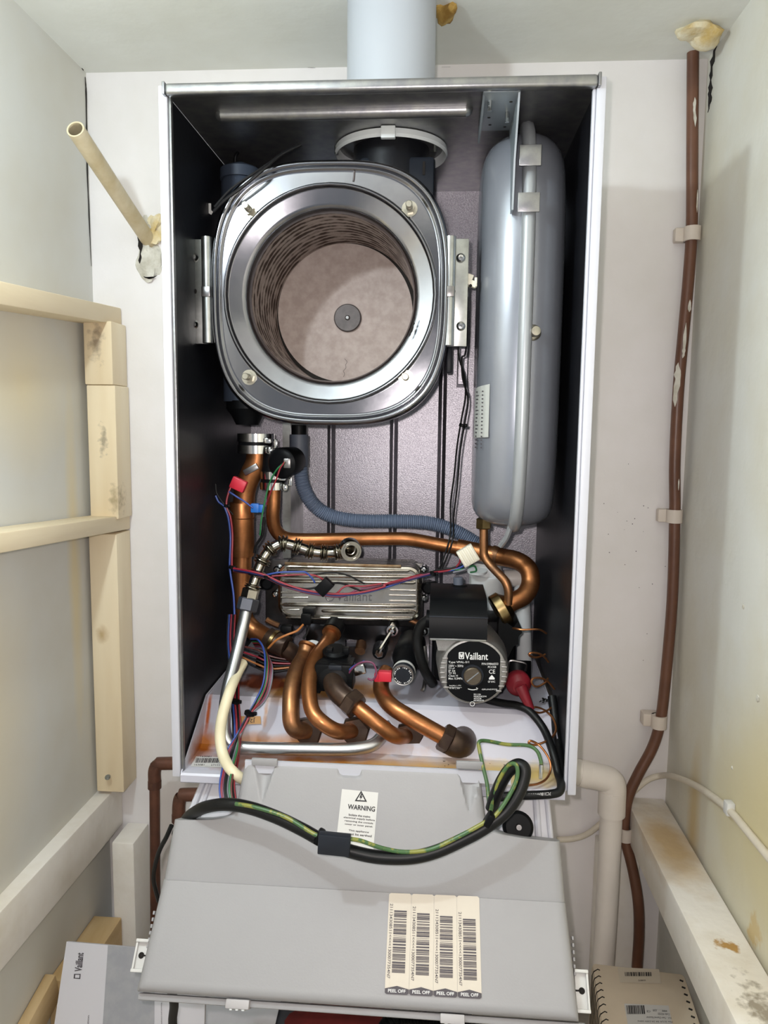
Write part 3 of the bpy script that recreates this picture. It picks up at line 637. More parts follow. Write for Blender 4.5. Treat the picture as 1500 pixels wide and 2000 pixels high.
# ------------------------------------------------------------------ pipework and hoses
# clamps and flow pipe
def clamp(name, lab, cx, cy, Y, r, h, ang):
    c = U(cx, cy, Y); t_ = thing(name, lab, 'clamp', c)
    MB().lathe([(r - .001, -h), (r, -h), (r, -.0022), (r - .001, -.0022)], c, (0, 0, 1), 44).build('lower_band', m_chrome, t_)
    MB().lathe([(r - .001, .0022), (r, .0022), (r, h), (r - .001, h)], c, (0, 0, 1), 44).build('upper_band', m_chrome, t_)
    MB().lathe([(r - .0015, -.0025), (r - .0015, .0025)], c, (0, 0, 1), 44).build('gap_seal', m_black, t_)
    e = c + V((r * .75, -r * .72, 0))
    MB().box(e + V((0, 0, .004)), (.012, .004, .007), .0015).box(e + V((.004, 0, -.008)), (.009, .004, .009), .003).box(e + V((.011, .003, 0)), (.005, .004, .012), .001).build('latch', m_chrome, t_)
clamp('pipe_clamp', 'larger bright steel clamp around the copper pipe under the dark cylinder', 500, 866, -.165, .0235, .0125, 0)
clamp('pipe_clamp', 'smaller bright steel clamp on the thinner copper pipe below the black sensor', 534, 938, -.165, .0172, .0115, 0)
# black sensor boss
sb = thing('pressure_sensor', 'round black sensor with pale terminals above the smaller clamp', 'sensor', U(545, 905, -.19))
MB().lathe([(.014, .035), (.017, .03), (.0195, .005), (.0195, 0), (.016, -.003), (.010, -.004)], U(550, 905, -.195), (.35, 1, .1), 36).build('body', m_black, sb)
MB().box(U(561, 905, -.202), (.009, .004, .012), .001).build('terminals', m_steeld, sb)
MB().cyl(U(531, 925, -.165), U(531, 885, -.165), .0135, 28).build('neck', m_black, sb)
dp = thing('drain_bracket', 'bright upright steel strip left of the grey hose sleeve', 'bracket', U(557, 950, -.10))
MB().mm(U(549, 0, -.1).x, U(557, 0, -.1).x, -.1, -.097, U(553, 1090, -.1).z, U(553, 826, -.1).z).mm(U(557, 0, -.1).x, U(566, 0, -.1).x, -.1, -.008, U(553, 1090, -.1).z, U(553, 826, -.1).z).build('strip', m_zinc, dp)
fp = thing('flow_pipe', 'thickest copper pipe standing at the left inside the casing', 'pipe', U(470, 1050, -.15))
MB().tube(px((503, 880, -.165), (500, 905, -.165), (488, 930, -.165), (479, 955, -.165), (476, 985, -.165), (475, 1012, -.165)), .0138, 24).build('upper_bend', m_copper, fp)
MB().lathe([(.0152, 0), (.0158, .002), (.0158, .066), (.0150, .07)], U(473, 1086, -.165), (0, 0, 1), 36).lathe([(.0158, 0), (.0165, .0006), (.0158, .0012)], U(474, 1012, -.165), (0, 0, 1), 36).build('socket', m_copper, fp)
MB().tube(px((473, 1082, -.165), (472, 1150, -.165), (476, 1205, -.165), (490, 1226, -.168), (510, 1240, -.172), (528, 1250, -.176)), .0125, 24).build('lower_bend', m_copper, fp)
sc = MB().box(U(490, 917, -.183), (.020, .003, .008), .001, Matrix.Rotation(-.5, 3, 'Y')).build('sensor_clip', m_steeld, fp)
rp = thing('return_pipe', 'long copper pipe running across the back panel and looping to the pump', 'pipe', U(760, 1055, -.12))
MB().tube(px((536, 950, -.165), (534, 990, -.165), (533, 1010, -.163), (538, 1034, -.158), (556, 1050, -.15), (590, 1054, -.145), (680, 1053, -.142), (760, 1052, -.14), (800, 1053, -.14), (850, 1062, -.14), (900, 1071, -.142)), .0087, 22).build('thin_run', m_copper, rp)
MB().tube(px((892, 1069, -.142), (930, 1077, -.145), (975, 1087, -.155), (1010, 1095, -.17), (1032, 1112, -.182), (1036, 1140, -.19), (1024, 1163, -.2), (1000, 1176, -.205), (982, 1187, -.207)), .0114, 24).build('loop', m_copper, rp)
MB().tube(px((962, 1083, -.15), (976, 1087, -.155)), .0121, 24, smooth=False).build('dark_sleeve', m_copperd, rp)
a, b_ = U(968, 1196, -.21), U(1000, 1178, -.207)
dn = (b_ - a).normalized(); nb = MB().lathe([(.019, 0), (.0212, .002), (.0212, .012), (.017, .015), (.0135, .019)], a, dn, 16).build('union_nut', m_brass, rp)
vp = thing('vessel_pipe', 'thin copper pipe dropping from the vessel nut to the pump', 'pipe', U(945, 1060, -.2))
MB().tube(px((945, 1026, -.2), (945, 1060, -.2), (946, 1085, -.2), (957, 1103, -.205), (975, 1122, -.215), (987, 1136, -.22), (993, 1155, -.222), (992, 1180, -.22)), .0052, 16).build('pipe', m_copperd, vp)
cnd = px((993, 1177, -.222), (1004, 1184, -.228))
# grey corrugated hose
gh = thing('condensate_hose', 'blue grey corrugated hose curving across the back panel', 'hose', U(700, 1010, -.12))
MB().lathe([(.0108, 0), (.0125, .001), (.0125, .040), (.0122, .042)], U(584, 911, -.13), (0, 0, 1), 32).build('sleeve', m_greys, gh)
MB().tube(px((586, 905, -.13), (588, 930, -.13), (594, 955, -.128), (612, 985, -.122), (645, 1007, -.115), (700, 1017, -.11), (780, 1018, -.105), (840, 1022, -.1), (890, 1038, -.1), (945, 1070, -.1)), .0095, 20, 14, step=.00058, rf=lambda s_, L_: .0092 + .0009 * math.sin(2 * PI * s_ / .0027)).build('corrugated_hose', m_grey, gh)
MB().cyl(U(584, 860, -.13), U(584, 830, -.13), .010, 28).build('spigot', m_black, gh)
# flexible ribbed connector and silver pipe
fx = thing('flexible_gas_hose', 'ribbed metal flexible hose with an open ring nut in front of the plate exchanger top', 'hose', U(560, 1065, -.2))
def ribs(s_, L_):
    ph = (s_ % .0175) / .0175
    return .0064 + (.0042 * abs(math.sin(ph / .55 * PI * 3)) ** .8 if ph < .55 else 0)
MB().tube(px((668, 1077, -.195), (645, 1080, -.195), (610, 1077, -.197), (575, 1066, -.2), (548, 1062, -.203), (524, 1077, -.207), (508, 1104, -.212), (498, 1132, -.217), (491, 1152, -.22)), .007, 22, 14, step=.0005, rf=ribs).build('ribbed_hose', m_nick, fx)
c = U(685, 1075, -.205)
MB().lathe([(.0065, .004), (.0075, -.004), (.0095, -.004), (.0095, -.0025), (.0105, -.0025), (.0105, -.0045), (.0125, -.0045), (.0135, -.002), (.0135, .012), (.007, .014)], c, (-.25, 1, .1), 36, caps=False).build('ring_nut', m_nick, fx)
MB().tube([c + V((0, .008, 0)), c + V((-.008, .012, 0)), U(660, 1079, -.195)], .0062, 18).build('elbow', m_nick, fx)
a, b_ = U(491, 1149, -.22), U(486, 1170, -.222)
MB().hexa(a, b_, .0108).build('hex_nut', m_nick, fx)
sp_ = thing('silver_pipe', 'silver metal pipe dropping down the left and running along the tray front', 'pipe', U(455, 1280, -.25))
MB().hexa(U(487, 1168, -.222), U(481, 1193, -.226), .0128).build('compression_nut', m_nut, sp_)
MB().tube(px((482, 1186, -.225), (473, 1230, -.235), (459, 1290, -.255), (444, 1350, -.28), (438, 1400, -.293), (440, 1435, -.298), (454, 1455, -.30), (485, 1461, -.30), (600, 1463, -.296), (680, 1463, -.292), (725, 1456, -.285), (746, 1438, -.272), (752, 1426, -.262)), .0073, 20, 8).build('pipe', m_alu, sp_)
hx = U(752, 1432, -.262); MB().hexa(hx, hx + V((0, .014, .002)), .0135).build('end_nut', m_cast, sp_)
ch = tag(MB().tube(px((474, 1295, -.24), (462, 1318, -.262), (448, 1352, -.292), (434, 1400, -.305), (430, 1440, -.312), (437, 1478, -.325), (455, 1508, -.342), (478, 1524, -.338), (505, 1538, -.332)), .0062, 18, 8).build('cream_hose', m_hose), 'cream rubber hose curving down to the control box at lower left', 'hose')

# four copper tails with nuts on the tray step
def tail(name, lab, pts, r, nut, m, mn):
    t_ = thing(name, lab, 'pipe', U(*pts[-1]))
    MB().tube(px(*pts), r, 22, 8).build('pipe', m, t_)
    a = U(*nut); MB().hexa(a + V((0, -.006, .001)), a + V((0, .014, -.002)), .0182).build('union_nut', mn, t_); return t_
tt = tail('copper_tail', 'leftmost short copper tail pipe bending into the tray step', [(600, 1262, -.19), (594, 1283, -.20), (580, 1308, -.225), (570, 1345, -.25), (568, 1385, -.268), (570, 1412, -.275), (580, 1425, -.272), (600, 1427, -.262)], .0103, (603, 1428, -.262), m_copperd, m_brownbr)
MB().lathe([(.0115, 0), (.013, .001), (.013, .004), (.0115, .005)], U(601, 1266, -.192), (U(601, 1266, -.192) - U(594, 1283, -.20)).normalized(), 24).build('collar', m_copper, tt)
tt = tail('copper_tail', 'second copper tail pipe from left with a long S bend', [(646, 1240, -.175), (636, 1258, -.19), (616, 1285, -.222), (606, 1315, -.245), (604, 1355, -.268), (611, 1390, -.285), (632, 1413, -.292), (660, 1428, -.285), (690, 1427, -.262)], .0090, (694, 1428, -.262), m_copper, m_brownbr)
MB().lathe([(.0095, 0), (.0125, .001), (.0125, .005), (.0095, .006)], U(646, 1240, -.176), (U(646, 1240, -.175) - U(636, 1258, -.19)).normalized(), 24).build('collar', m_copper, tt)
MB().cyl(U(648, 1236, -.172), U(655, 1222, -.155), .0135, 26).build('black_socket', m_black, tt)
tt = tail('copper_tail', 'third copper tail pipe from the brown elbow under the black valve', [(692, 1376, -.275), (715, 1395, -.285), (745, 1419, -.292), (772, 1437, -.287), (795, 1437, -.262)], .0090, (799, 1438, -.262), m_copper, m_brownbr)
MB().tube(px((650, 1318, -.235), (652, 1335, -.25), (660, 1350, -.262), (675, 1364, -.27), (684, 1371, -.273)), .0130, 22).build('brass_elbow', m_brownbr, tt)
MB().hexa(U(680, 1366, -.272), U(698, 1382, -.279), .0165).build('elbow_nut', m_brownbr, tt)
tt = thing('copper_tail', 'rightmost copper tail pipe ending in a large brown elbow on the tray', 'pipe', U(800, 1400, -.28))
MB().tube(px((757, 1310, -.21), (745, 1330, -.225), (747, 1355, -.25), (766, 1380, -.272), (810, 1407, -.285), (865, 1438, -.288)), .0098, 22, 8).build('pipe', m_copper, tt)
MB().hexa(U(862, 1437, -.287), U(882, 1448, -.288), .0165).build('elbow_nut', m_brownbr, tt)
MB().tube(px((878, 1446, -.288), (890, 1452, -.287), (902, 1452, -.278), (905, 1444, -.262), (903, 1438, -.25)), .0155, 24).build('brass_elbow', m_brownbr, tt)

# ------------------------------------------------------------------ plate heat exchanger and hydraulics
ph = thing('plate_heat_exchanger', 'ribbed silver plate exchanger with wires lying over it, at lower middle', 'heat exchanger', U(685, 1160, -.13))
a, b_ = U(541, 1100, -.145), U(822, 1216, -.145)
def rrect(x0, x1, z0, z1, r, n=8):
    out = []
    for cx, cz, s0 in ((x1 - r, z1 - r, 0), (x0 + r, z1 - r, 1), (x0 + r, z0 + r, 2), (x1 - r, z0 + r, 3)):
        for k in range(n + 1):
            th = (s0 + k / n) * PI / 2; out.append((cx + r * math.cos(th), cz + r * math.sin(th)))
    return out
def rr3(ins, Y): return [V((x, Y, z)) for x, z in rrect(a.x + ins, b_.x - ins, b_.z + ins, a.z - ins, .018 - min(ins, .010))]
bd = loft([rr3(0, -.09), rr3(0, -.110), rr3(.0012, -.1115), rr3(0, -.113), rr3(0, -.119), rr3(.0012, -.1205), rr3(0, -.122), rr3(0, -.128), rr3(.0012, -.1295), rr3(0, -.131), rr3(0, -.140), rr3(.001, -.143), rr3(.004, -.1445), rr3(.006, -.1425)])
m_ = len(rr3(0, 0)); bd.f.append(tuple(range(len(bd.v) - m_, len(bd.v))))
body = bd.build('plate_body', m_hx, ph)
def rib(x0, x1, y0, y1=None):
    y1 = y1 or y0; p, q = U(x0, y0, -.143), U(x1, y1, -.143)
    MB().tube([p, p + (q - p) * .02, p + (q - p) * .98, q], .0026, 12, smooth=False, rf=lambda s_, L_: .0026 if .002 < s_ < L_ - .002 else .0012).build('rib', m_hx, body)
for x0, x1, y0, y1 in ((560, 800, 1113, 1115), (553, 808, 1124, 1127), (551, 812, 1135, 1138), (549, 602, 1157, 1157), (549, 602, 1167, 1167), (762, 812, 1152, 1153), (760, 812, 1162, 1163), (760, 812, 1173, 1174), (551, 812, 1181, 1184), (552, 585, 1191, 1191), (628, 812, 1193, 1195), (558, 805, 1206, 1209)): rib(x0, x1, y0, y1)
MB().text('Vaillant', lambda x, y: U(x, y, -.1432), (656, 1174), (726, 1174), (657, 1157)).build('embossed_name', m_steeld, body)
MB().lathe([(.005, 0), (.0062, 0), (.0062, -.0008), (.005, -.0008), (.005, 0)], U(644, 1166, -.1428), (0, 1, 0), 26, caps=False).build('embossed_badge', m_steeld, body)
MB().mm(U(512, 0, -.105).x, U(848, 0, -.105).x, -.107, -.103, U(600, 1222, -.105).z, U(600, 1094, -.105).z, .001).build('mounting_plate', m_steeld, ph)
MB().mm(U(553, 0, -.144).x, U(800, 0, -.144).x, -.1455, -.1435, U(700, 1107, -.144).z, U(700, 1101, -.144).z, .0008).build('rusty_edge', mat('rusty_edge', '#7a5a3a', .5, metal=.6, scale=80, col2='#9a8a70'), ph)
for q in ((541, 1112), (828, 1112), (538, 1160), (828, 1168)):
    c = U(*q, -.125); MB().lathe([(.0001, -.004), (.003, -.0035), (.0048, -.001), (.005, .012)], c, (0, 1, 0), 18).box(c + V((0, -.0038, 0)), (.0045, .001, .001)).box(c + V((0, -.0038, 0)), (.001, .001, .0045)).build('screw', m_chrome, ph)
for q in ((522, 1140), (836, 1148)):
    c = U(*q, -.125); MB().lathe([(.006, -.004), (.0085, -.002), (.0085, .015)], c, (0, 1, 0), 20).box(c + V((.006 if q[0] > 700 else -.004, .004, 0)), (.012, .012, .016), .002).build('black_knob', m_black, ph)
for X0, X1 in ((520, 545), (800, 832)):
    MB().tube(px((X0, 1210, -.125), ((X0 + X1) / 2, 1217, -.125), (X1, 1222, -.125)), .004, 10).build('copper_braze', m_copperd, ph)

hp = thing('hydraulic_plate', 'bright steel mounting plate with a round hole below the plate exchanger', 'plate', U(720, 1250, -.13))
hz0, hz1 = U(720, 1300, -.13).z, U(720, 1222, -.13).z
pl = MB(); X0, X1 = U(598, 0, -.13).x, U(862, 0, -.13).x; hc = U(694, 1256, -.13); hr = .0145
cn = rrect(X0, X1, hz0, hz1, .004, 11); hole = []
for x, z in cn:
    th = math.atan2(z - hc.z, x - hc.x); hole.append((hc.x + hr * math.cos(th), hc.z + hr * math.sin(th)))
m_ = len(cn); pl.v += [V((x, -.13, z)) for x, z in cn] + [V((x, -.13, z)) for x, z in hole] + [V((x, -.127, z)) for x, z in hole] + [V((x, -.127, z)) for x, z in cn]
for r_ in range(3): pl.f += [(r_ * m_ + k, r_ * m_ + (k + 1) % m_, (r_ + 1) * m_ + (k + 1) % m_, (r_ + 1) * m_ + k) for k in range(m_)]
pl.build('plate', m_steel, hp, ang=.3)
MB().cyl(U(703, 1272, -.14), U(712, 1232, -.105), .0072, 18).build('pipe_stub', m_copperd, hp)
for q in ((766, 1233), (828, 1233), (845, 1338)):
    c = U(*q, -.165); MB().lathe([(.0001, -.004), (.003, -.0035), (.0052, -.001), (.0055, .002)], c, (0, 1, 0), 18).box(c + V((0, -.0038, 0)), (.005, .001, .0011)).box(c + V((0, -.0038, 0)), (.0011, .001, .005)).lathe([(.0075, 0.002), (.008, .03)], c, (0, 1, 0), 18).build('screw', m_chrome, hp)
MB().tube(px((740, 1275, -.17), (745, 1265, -.17), (770, 1225, -.165)), .0028, 8).build('wire_spring', m_chrome, hp)
c = U(741, 1274, -.165); MB().lathe([(.006, -.003), (.009, -.002), (.010, .02)], c, (0, 1, 0), 22).build('bolt_boss', m_black, hp)
MB().hexa(c + V((0, -.006, 0)), c + V((0, .003, 0)), .006).build('bolt', m_chrome, hp)

# brass valve at the left
bv = thing('brass_valve', 'dull brass valve body at the foot of the thick copper pipe', 'valve', U(545, 1255, -.19))
MB().tube(px((522, 1246, -.176), (540, 1256, -.18), (560, 1264, -.184)), .0145, 24, smooth=False).build('body', m_brownbr, bv)
MB().tube(px((555, 1264, -.182), (572, 1276, -.178), (586, 1288, -.172)), .0115, 22, smooth=False).build('outlet', m_brownbr, bv)
MB().lathe([(.0145, 0), (.0158, .001), (.0158, .005), (.0145, .006)], U(531, 1251, -.178), (U(540, 1256, -.18) - U(522, 1246, -.176)), 28).build('retaining_clip', m_brass, bv)
MB().tube(px((590, 1262, -.172), (610, 1255, -.172), (625, 1262, -.172), (622, 1275, -.17)), .0035, 10).build('bracket', m_trap, bv)
MB().box(U(560, 1232, -.165), (.016, .012, .016), .003).build('upper_housing', m_black, bv); MB().box(U(540, 1290, -.16), (.05, .03, .014), .003).build('lower_housing', m_black, bv)
MB().mm(U(500, 0, -.12).x, U(640, 0, -.12).x, -.14, -.10, U(560, 1325, -.12).z, U(560, 1285, -.12).z, .004).build('block', m_oldcop, bv)
ob = tag(MB().tube(px((524, 1266, -.20), (540, 1250, -.205), (560, 1240, -.205), (580, 1232, -.2), (592, 1220, -.19)), .0014, 8).build('orange_wire', m_worg), 'thin orange wire arching over the brass valve', 'wire')

# black diverter valve
dv = thing('diverter_valve', 'square black plastic valve above the brown elbow', 'valve', U(655, 1300, -.22))
MB().box(U(655, 1316, -.232), (.046, .035, .034), .003).box(U(657, 1297, -.225), (.036, .034, .016), .003).build('body', m_black, dv)
MB().lathe([(.011, 0), (.016, .002), (.016, .012), (.012, .015)], U(656, 1287, -.215), (0, -.25, .95), 28).box(U(644, 1271, -.222), (.008, .01, .009), .0015).box(U(676, 1271, -.222), (.008, .01, .009), .0015).build('collar', m_black, dv)
MB().box(U(655, 1304, -.2505), (.016, .004, .006), .001).build('latch', m_blackg, dv)
MB().lathe([(.0175, 0), (.0175, .004), (.013, .006)], U(650, 1324, -.246), (0, -1, .2), 30).build('round_flange', m_black, dv)
MB().box(U(622, 1347, -.235), (.006, .01, .006), .001).build('side_pin', m_black, dv)

# relief valve with dial cap
rv = thing('relief_valve', 'black relief valve with a ringed dial cap right of the red plug', 'valve', U(795, 1280, -.22))
ax = (U(786, 1322, -.262) - U(803, 1262, -.17)).normalized(); c0 = U(803, 1262, -.17); LL = (U(786, 1322, -.262) - c0).length
MB().lathe([(.018, -.012), (.018, .02), (.0195, .022), (.0195, .038), (.0175, .042), (.0150, .046), (.0145, LL - .022), (.0132, LL - .02)], c0, ax, 40).build('body', m_black, rv)
cp = MB().lathe([(.0130, LL - .020), (.0134, LL - .018), (.0134, LL - .006), (.0128, LL - .004)], c0, ax, 40).build('cap', m_blackg, rv)
MB().lathe([(.0112, LL - .0035), (.0124, LL - .003), (.0132, LL - .005), (.0132, LL - .008)], c0, ax, 44, caps=False).build('silver_ring', m_cast, cp)
MB().lathe([(.0001, LL - .0043), (.0113, LL - .0043)], c0, ax, 40, caps=False).build('dial_face', m_black, cp)
dtx = MB(); ee = V((1, 0, 0)); ee = (ee - ax * ee.dot(ax)).normalized(); gg = ax.cross(ee); gg = gg if gg.z > 0 else -gg
ctr = c0 + ax * (LL - .0038); rnd = random.Random(5)
for i, ch_ in enumerate('BAR 3.0 SAFETY VALVE RELIEF '):
    if ch_ == ' ': continue
    th = PI / 2 - 2 * PI * i / 28; rr = .0090
    def fD(x, y, th=th): return ctr + (ee * math.cos(th) + gg * math.sin(th)) * (rr + y) + (ee * math.sin(th) - gg * math.cos(th)) * x
    dtx.pquad(fD, [(-.0006, 0), (.0006, 0), (.0006, .0016), (-.0006, .0016)]) if i % 3 else dtx.pquad(fD, [(-.0004, .0002), (.0007, .0002), (.0003, .0015)])
dtx.build('dial_marks', m_whiteink, cp)
MB().lathe([(.0136, LL - .017), (.0137, LL - .0165), (.0137, LL - .0115), (.0136, LL - .011)], c0, ax, 44, caps=False).build('scale_band', m_label, cp)
MB().tube(px((830, 1262, -.21), (833, 1300, -.215), (828, 1340, -.23), (824, 1350, -.232)), .0022, 8).build('release_lever', m_steeld, rv)

# pump
pm = thing('circulation_pump', 'grey circulation pump with black round nameplate and black terminal box', 'pump', U(924, 1300, -.25))
pc = U(924.5, 1312, -.288); PR = .0392
MB().lathe([(PR - .001, .09), (PR + .003, .05), (PR + .001, .02), (PR + .0005, .006), (PR - .002, .001), (PR - .004, 0)], pc, (0, 1, 0), 64).build('motor_body', m_cast, pm)
fP = lambda x, y: U(x, y, -.2884)
fl = []
for s in (-1, 1):
    for i in range(7):
        z = pc.z + .0145 - i * .0056 - (0.002 if s > 0 else 0); x = pc.x + s * math.sqrt(max(PR ** 2 - (z - pc.z) ** 2, 0)) * .94
        MB().box((x - s * .0022, pc.y + .0005, z), (.0065, .004, .0024), .0009).build('cooling_fin', m_cast, pm)
npl = []
hw = .0296
for k in range(72):
    th = 2 * PI * k / 72; x, z = .0352 * math.cos(th), .0352 * math.sin(th); x = max(-hw, min(hw, x)); npl.append((x, z))
plate = MB().prism(npl, pc + V((0, -.0004, 0)), (1, 0, 0), (0, 0, 1), (0, .001, 0)).build('nameplate', m_black, pm)
tx = MB(); o_ = (0, -.0004, 0)
tx.text('Vaillant', fP, (908, 1288), (953, 1289), (908, 1274), o_, .012)
for s_, x0, y0, x1, h in (('Type VPAL-5/1', 876, 1296, 916, 5.0), ('230V ~ 50Hz', 876, 1302.5, 905, 4.4), ('2.5 µF', 876, 1307.5, 888, 4), ('IP 44', 876, 1312, 889, 3.6), ('TF 95', 876, 1316.5, 890, 3.6), ('Class H', 876, 1321.5, 894, 3.8), ('Max. 0.3MPa', 876, 1327, 903, 4), ('P/N:59866553', 941, 1298.5, 973, 4.2), ('PC:CGB', 953, 1304.5, 969, 4), ('CE', 955, 1315.5, 967, 8), ('GF 6HC', 953, 1333, 967, 3.6), ('0.30 | 65', 878, 1346, 898, 3.4), ('In(A) | P1', 878, 1341, 900, 3.4), ('GRUNDFOS', 941, 1347.5, 971, 2.6), ('9011106', 925, 1357.5, 939, 3), ('98082042394', 925, 1361.5, 950, 3), ('403238', 925, 1365.5, 940, 3), ('00383078', 925, 1369.5, 945, 3)):
    tx.text(s_, fP, (x0, y0), (x1, y0), (x0, y0 - h), o_, .004)
tx.pquad(fP, [(955, 1324), (960.5, 1318), (966, 1324), (966, 1327), (955, 1327)], o_)
ar = [(914 + 19 * i / 8, 1344.5 + 1.8 * math.sin(PI * i / 8)) for i in range(9)]
tx.pquad(fP, ar + [(x, y + 1.5) for x, y in ar[::-1]], o_); tx.pquad(fP, [(930, 1342), (934, 1344.5), (931, 1348)], o_)
tx.pquad(fP, [(876, 1342.0), (902, 1342.4), (902, 1342.9), (876, 1342.5)], o_)
MB_ = rrect(0, 1, 0, 1, .15, 4)
tx.pquad(fP, [(896 + x * 10.5, 1287 - y * 13.5) for x, y in MB_], o_)
tx.lathe([(.0022, 0), (.0028, 0)], fP(922.5, 1374.5) + V(o_), (0, 1, 0), 20, caps=False)
tx.build('nameplate_print', m_whiteink, plate)
ib = MB(); ib.pquad(fP, [(898 + x * 6.5, 1285.5 - y * 10.5) for x, y in MB_], (0, -.0006, 0)); ib.build('badge_field', m_black, plate)
iv = MB(); iv.pquad(fP, [(898.6, 1276), (899.8, 1276), (901.3, 1280), (902.8, 1276), (903.9, 1276), (903.9, 1282), (901.3, 1285), (898.6, 1282)], (0, -.0008, 0)); iv.build('badge_emblem', m_whiteink, plate)
kc = U(923, 1319, -.2884); kb = MB().lathe([(.0106, 0), (.0106, -.0003), (.0101, -.0003), (.0101, -.0045), (.0092, -.0055), (.0001, -.0055)], kc, (0, 1, 0), 44).build('bleed_screw', mat('bronze_screw', '#7b6f60', .35, metal=.9, aniso=(1, 1, 20), scale=60, var=.2), pm)
MB().box(kc + V((0, -.0056, 0)), (.0165, .0008, .0011), 0, Matrix.Rotation(-.72, 3, 'Y')).build('screw_slot', m_chrome, kb)
MB().lathe([(.0101, -.0006), (.0122, -.0008), (.0124, 0)], kc, (0, 1, 0), 44, caps=False).build('screw_well', m_blackg, plate)
bx0, bx1 = U(862, 0, -.29).x, U(987, 0, -.29).x
zA, zB, zC = U(920, 1249, -.291).z, U(920, 1207, -.291).z, U(920, 1166, -.262).z
tbp = [(-.291, zA), (-.291, zB), (-.289, zB + .003), (-.275, zC - .004), (-.268, zC), (-.19, zC), (-.19, zA)]
tb_ = MB().prism(tbp, (bx0, 0, 0), (0, 1, 0), (0, 0, 1), (bx1 - bx0, 0, 0)).build('terminal_box', m_black, pm)
MB().box(((bx0 + bx1) / 2, -.290, zB + .0005), (bx1 - bx0 + .001, .004, .0015), .0005).build('lid_seam', m_blackg, tb_)
MB().mm(bx0 + .001, bx1 - .001, -.2895, -.28, zA - .003, zA, .0006).build('silver_strip', m_zinc, pm)
MB().prism([(U(876, 0, -.285).x, zA - .002), (U(973, 0, -.285).x, zA - .002), (U(968, 0, -.285).x, zA - .016), (U(882, 0, -.285).x, zA - .016)], (0, -.284, 0), (1, 0, 0), (0, 0, 1), (0, .06, 0)).build('motor_shoulder', m_cast, pm)
MB().box((pc.x + .005, -.17, pc.z - .005), (.105, .06, .085), .012).build('volute', m_black, pm)
gl = U(845, 1212, -.255); MB().cyl(gl + V((-.008, 0, .002)), gl + V((.016, 0, 0)), .0105, 24).build('cable_gland', m_black, pm)
MB().tube(px((838, 1210, -.255), (822, 1222, -.252), (815, 1245, -.25), (818, 1275, -.25), (830, 1310, -.245), (845, 1335, -.23)), .006, 14).build('pump_lead', m_rubber, pm)

# automatic air vent with grey cap and putty
au = thing('air_vent', 'small grey capped air vent smeared with cream putty behind the pump box', 'valve', U(896, 1150, -.2))
MB().cyl(U(895, 1152, -.2), U(895, 1127, -.2), .0062, 22, .001).build('cap', m_greys, au)
MB().lathe([(.016, 0), (.017, .004), (.014, .012), (.009, .016)], U(896, 1166, -.2), (0, 0, 1), 26).build('base', m_black, au)
lump(U(895, 1156, -.206), (.011, .008, .006), 31, .6).build('putty', m_foam, au)
# condensate trap and white drain pipe
ct = thing('condensate_trap', 'white plastic condensate trap cylinder behind the pump', 'trap', U(952, 1150, -.12))
MB().lathe([(.024, -.05), (.024, .018), (.0225, .020), (.020, .020), (.018, .036)], U(951, 1150, -.12), (0, 0, 1), 40).build('cylinder', m_trap, ct)
MB().lathe([(.010, 0), (.013, .001), (.013, .004)], U(932, 1118, -.142), (0, -.2, 1), 24).build('cap', m_trap, ct)
dr = thing('drain_pipe', 'white plastic drain pipe behind the pump, right of the copper loop', 'pipe', U(1020, 1200, -.10))
MB().tube(px((985, 1130, -.11), (1012, 1129, -.11), (1020, 1132, -.11)), .0115, 22, smooth=False).build('tee', m_pvc, dr)
MB().tube(px((1019, 1140, -.11), (1022, 1220, -.11), (1024, 1310, -.11)), .0105, 22, smooth=False).build('pipe', m_trap, dr)
MB().tube(px((1013, 1112, -.11), (1013, 1118, -.11)), .005, 14, smooth=False).build('nipple', m_pvc, dr)
# black fittings to the right of the pump
bf = thing('black_fitting', 'angular black plastic fitting with wire clip right of the pump', 'fitting', U(1005, 1250, -.2))
MB().prism([(985, 1210), (1005, 1225), (1012, 1213), (1018, 1225), (1020, 1236), (1013, 1243), (1012, 1258), (1003, 1263), (985, 1262)], V((0, -.21, 0)), (1, 0, 0), (0, 0, 1), (0, .03, 0)) if 0 else MB().quad([U(x, y, -.225) for x, y in ((975, 1205), (1003, 1226), (1012, 1213), (1018, 1225), (1020, 1236), (1013, 1243), (1012, 1258), (1003, 1263), (985, 1300), (970, 1300))], (0, .04, 0)).build('body', m_black, bf)
MB().cyl(U(1010, 1290, -.2), U(1010, 1340, -.21), .017, 24).build('barrel', m_black, bf)
MB().tube(px((992, 1305, -.228), (996, 1291, -.228), (1012, 1292, -.228), (1027, 1297, -.228), (1026, 1310, -.226)), .0016, 8).build('wire_clip', m_steeld, bf)
rd = thing('red_plug', 'dark red rubber plug boot on the black lead right of the pump', 'plug', U(1012, 1340, -.25))
MB().lathe([(.012, .012), (.0145, .008), (.0150, 0), (.0135, -.004), (.008, -.008)], U(1013, 1336, -.248), (-.1, 1, .1), 32).build('cap', m_redd, rd)
MB().tube(px((1016, 1340, -.254), (1026, 1362, -.258), (1037, 1386, -.26)), (.0075, .0045), 18, smooth=False).build('boot', m_redd, rd)
bl = thing('black_lead', 'black cable from the red plug down the right edge of the tray', 'cable', U(1090, 1480, -.3))
MB().tube(px((915, 1350, -.225), (950, 1366, -.232), (985, 1374, -.245), (1010, 1378, -.255), (1035, 1390, -.265), (1062, 1424, -.28), (1080, 1470, -.305), (1090, 1510, -.32), (1096, 1532, -.335), (1092, 1546, -.342), (1075, 1551, -.345), (1040, 1553, -.347), (1000, 1554, -.348), (955, 1560, -.35)), .0046, 14, 8).build('cable', m_rubber, bl)
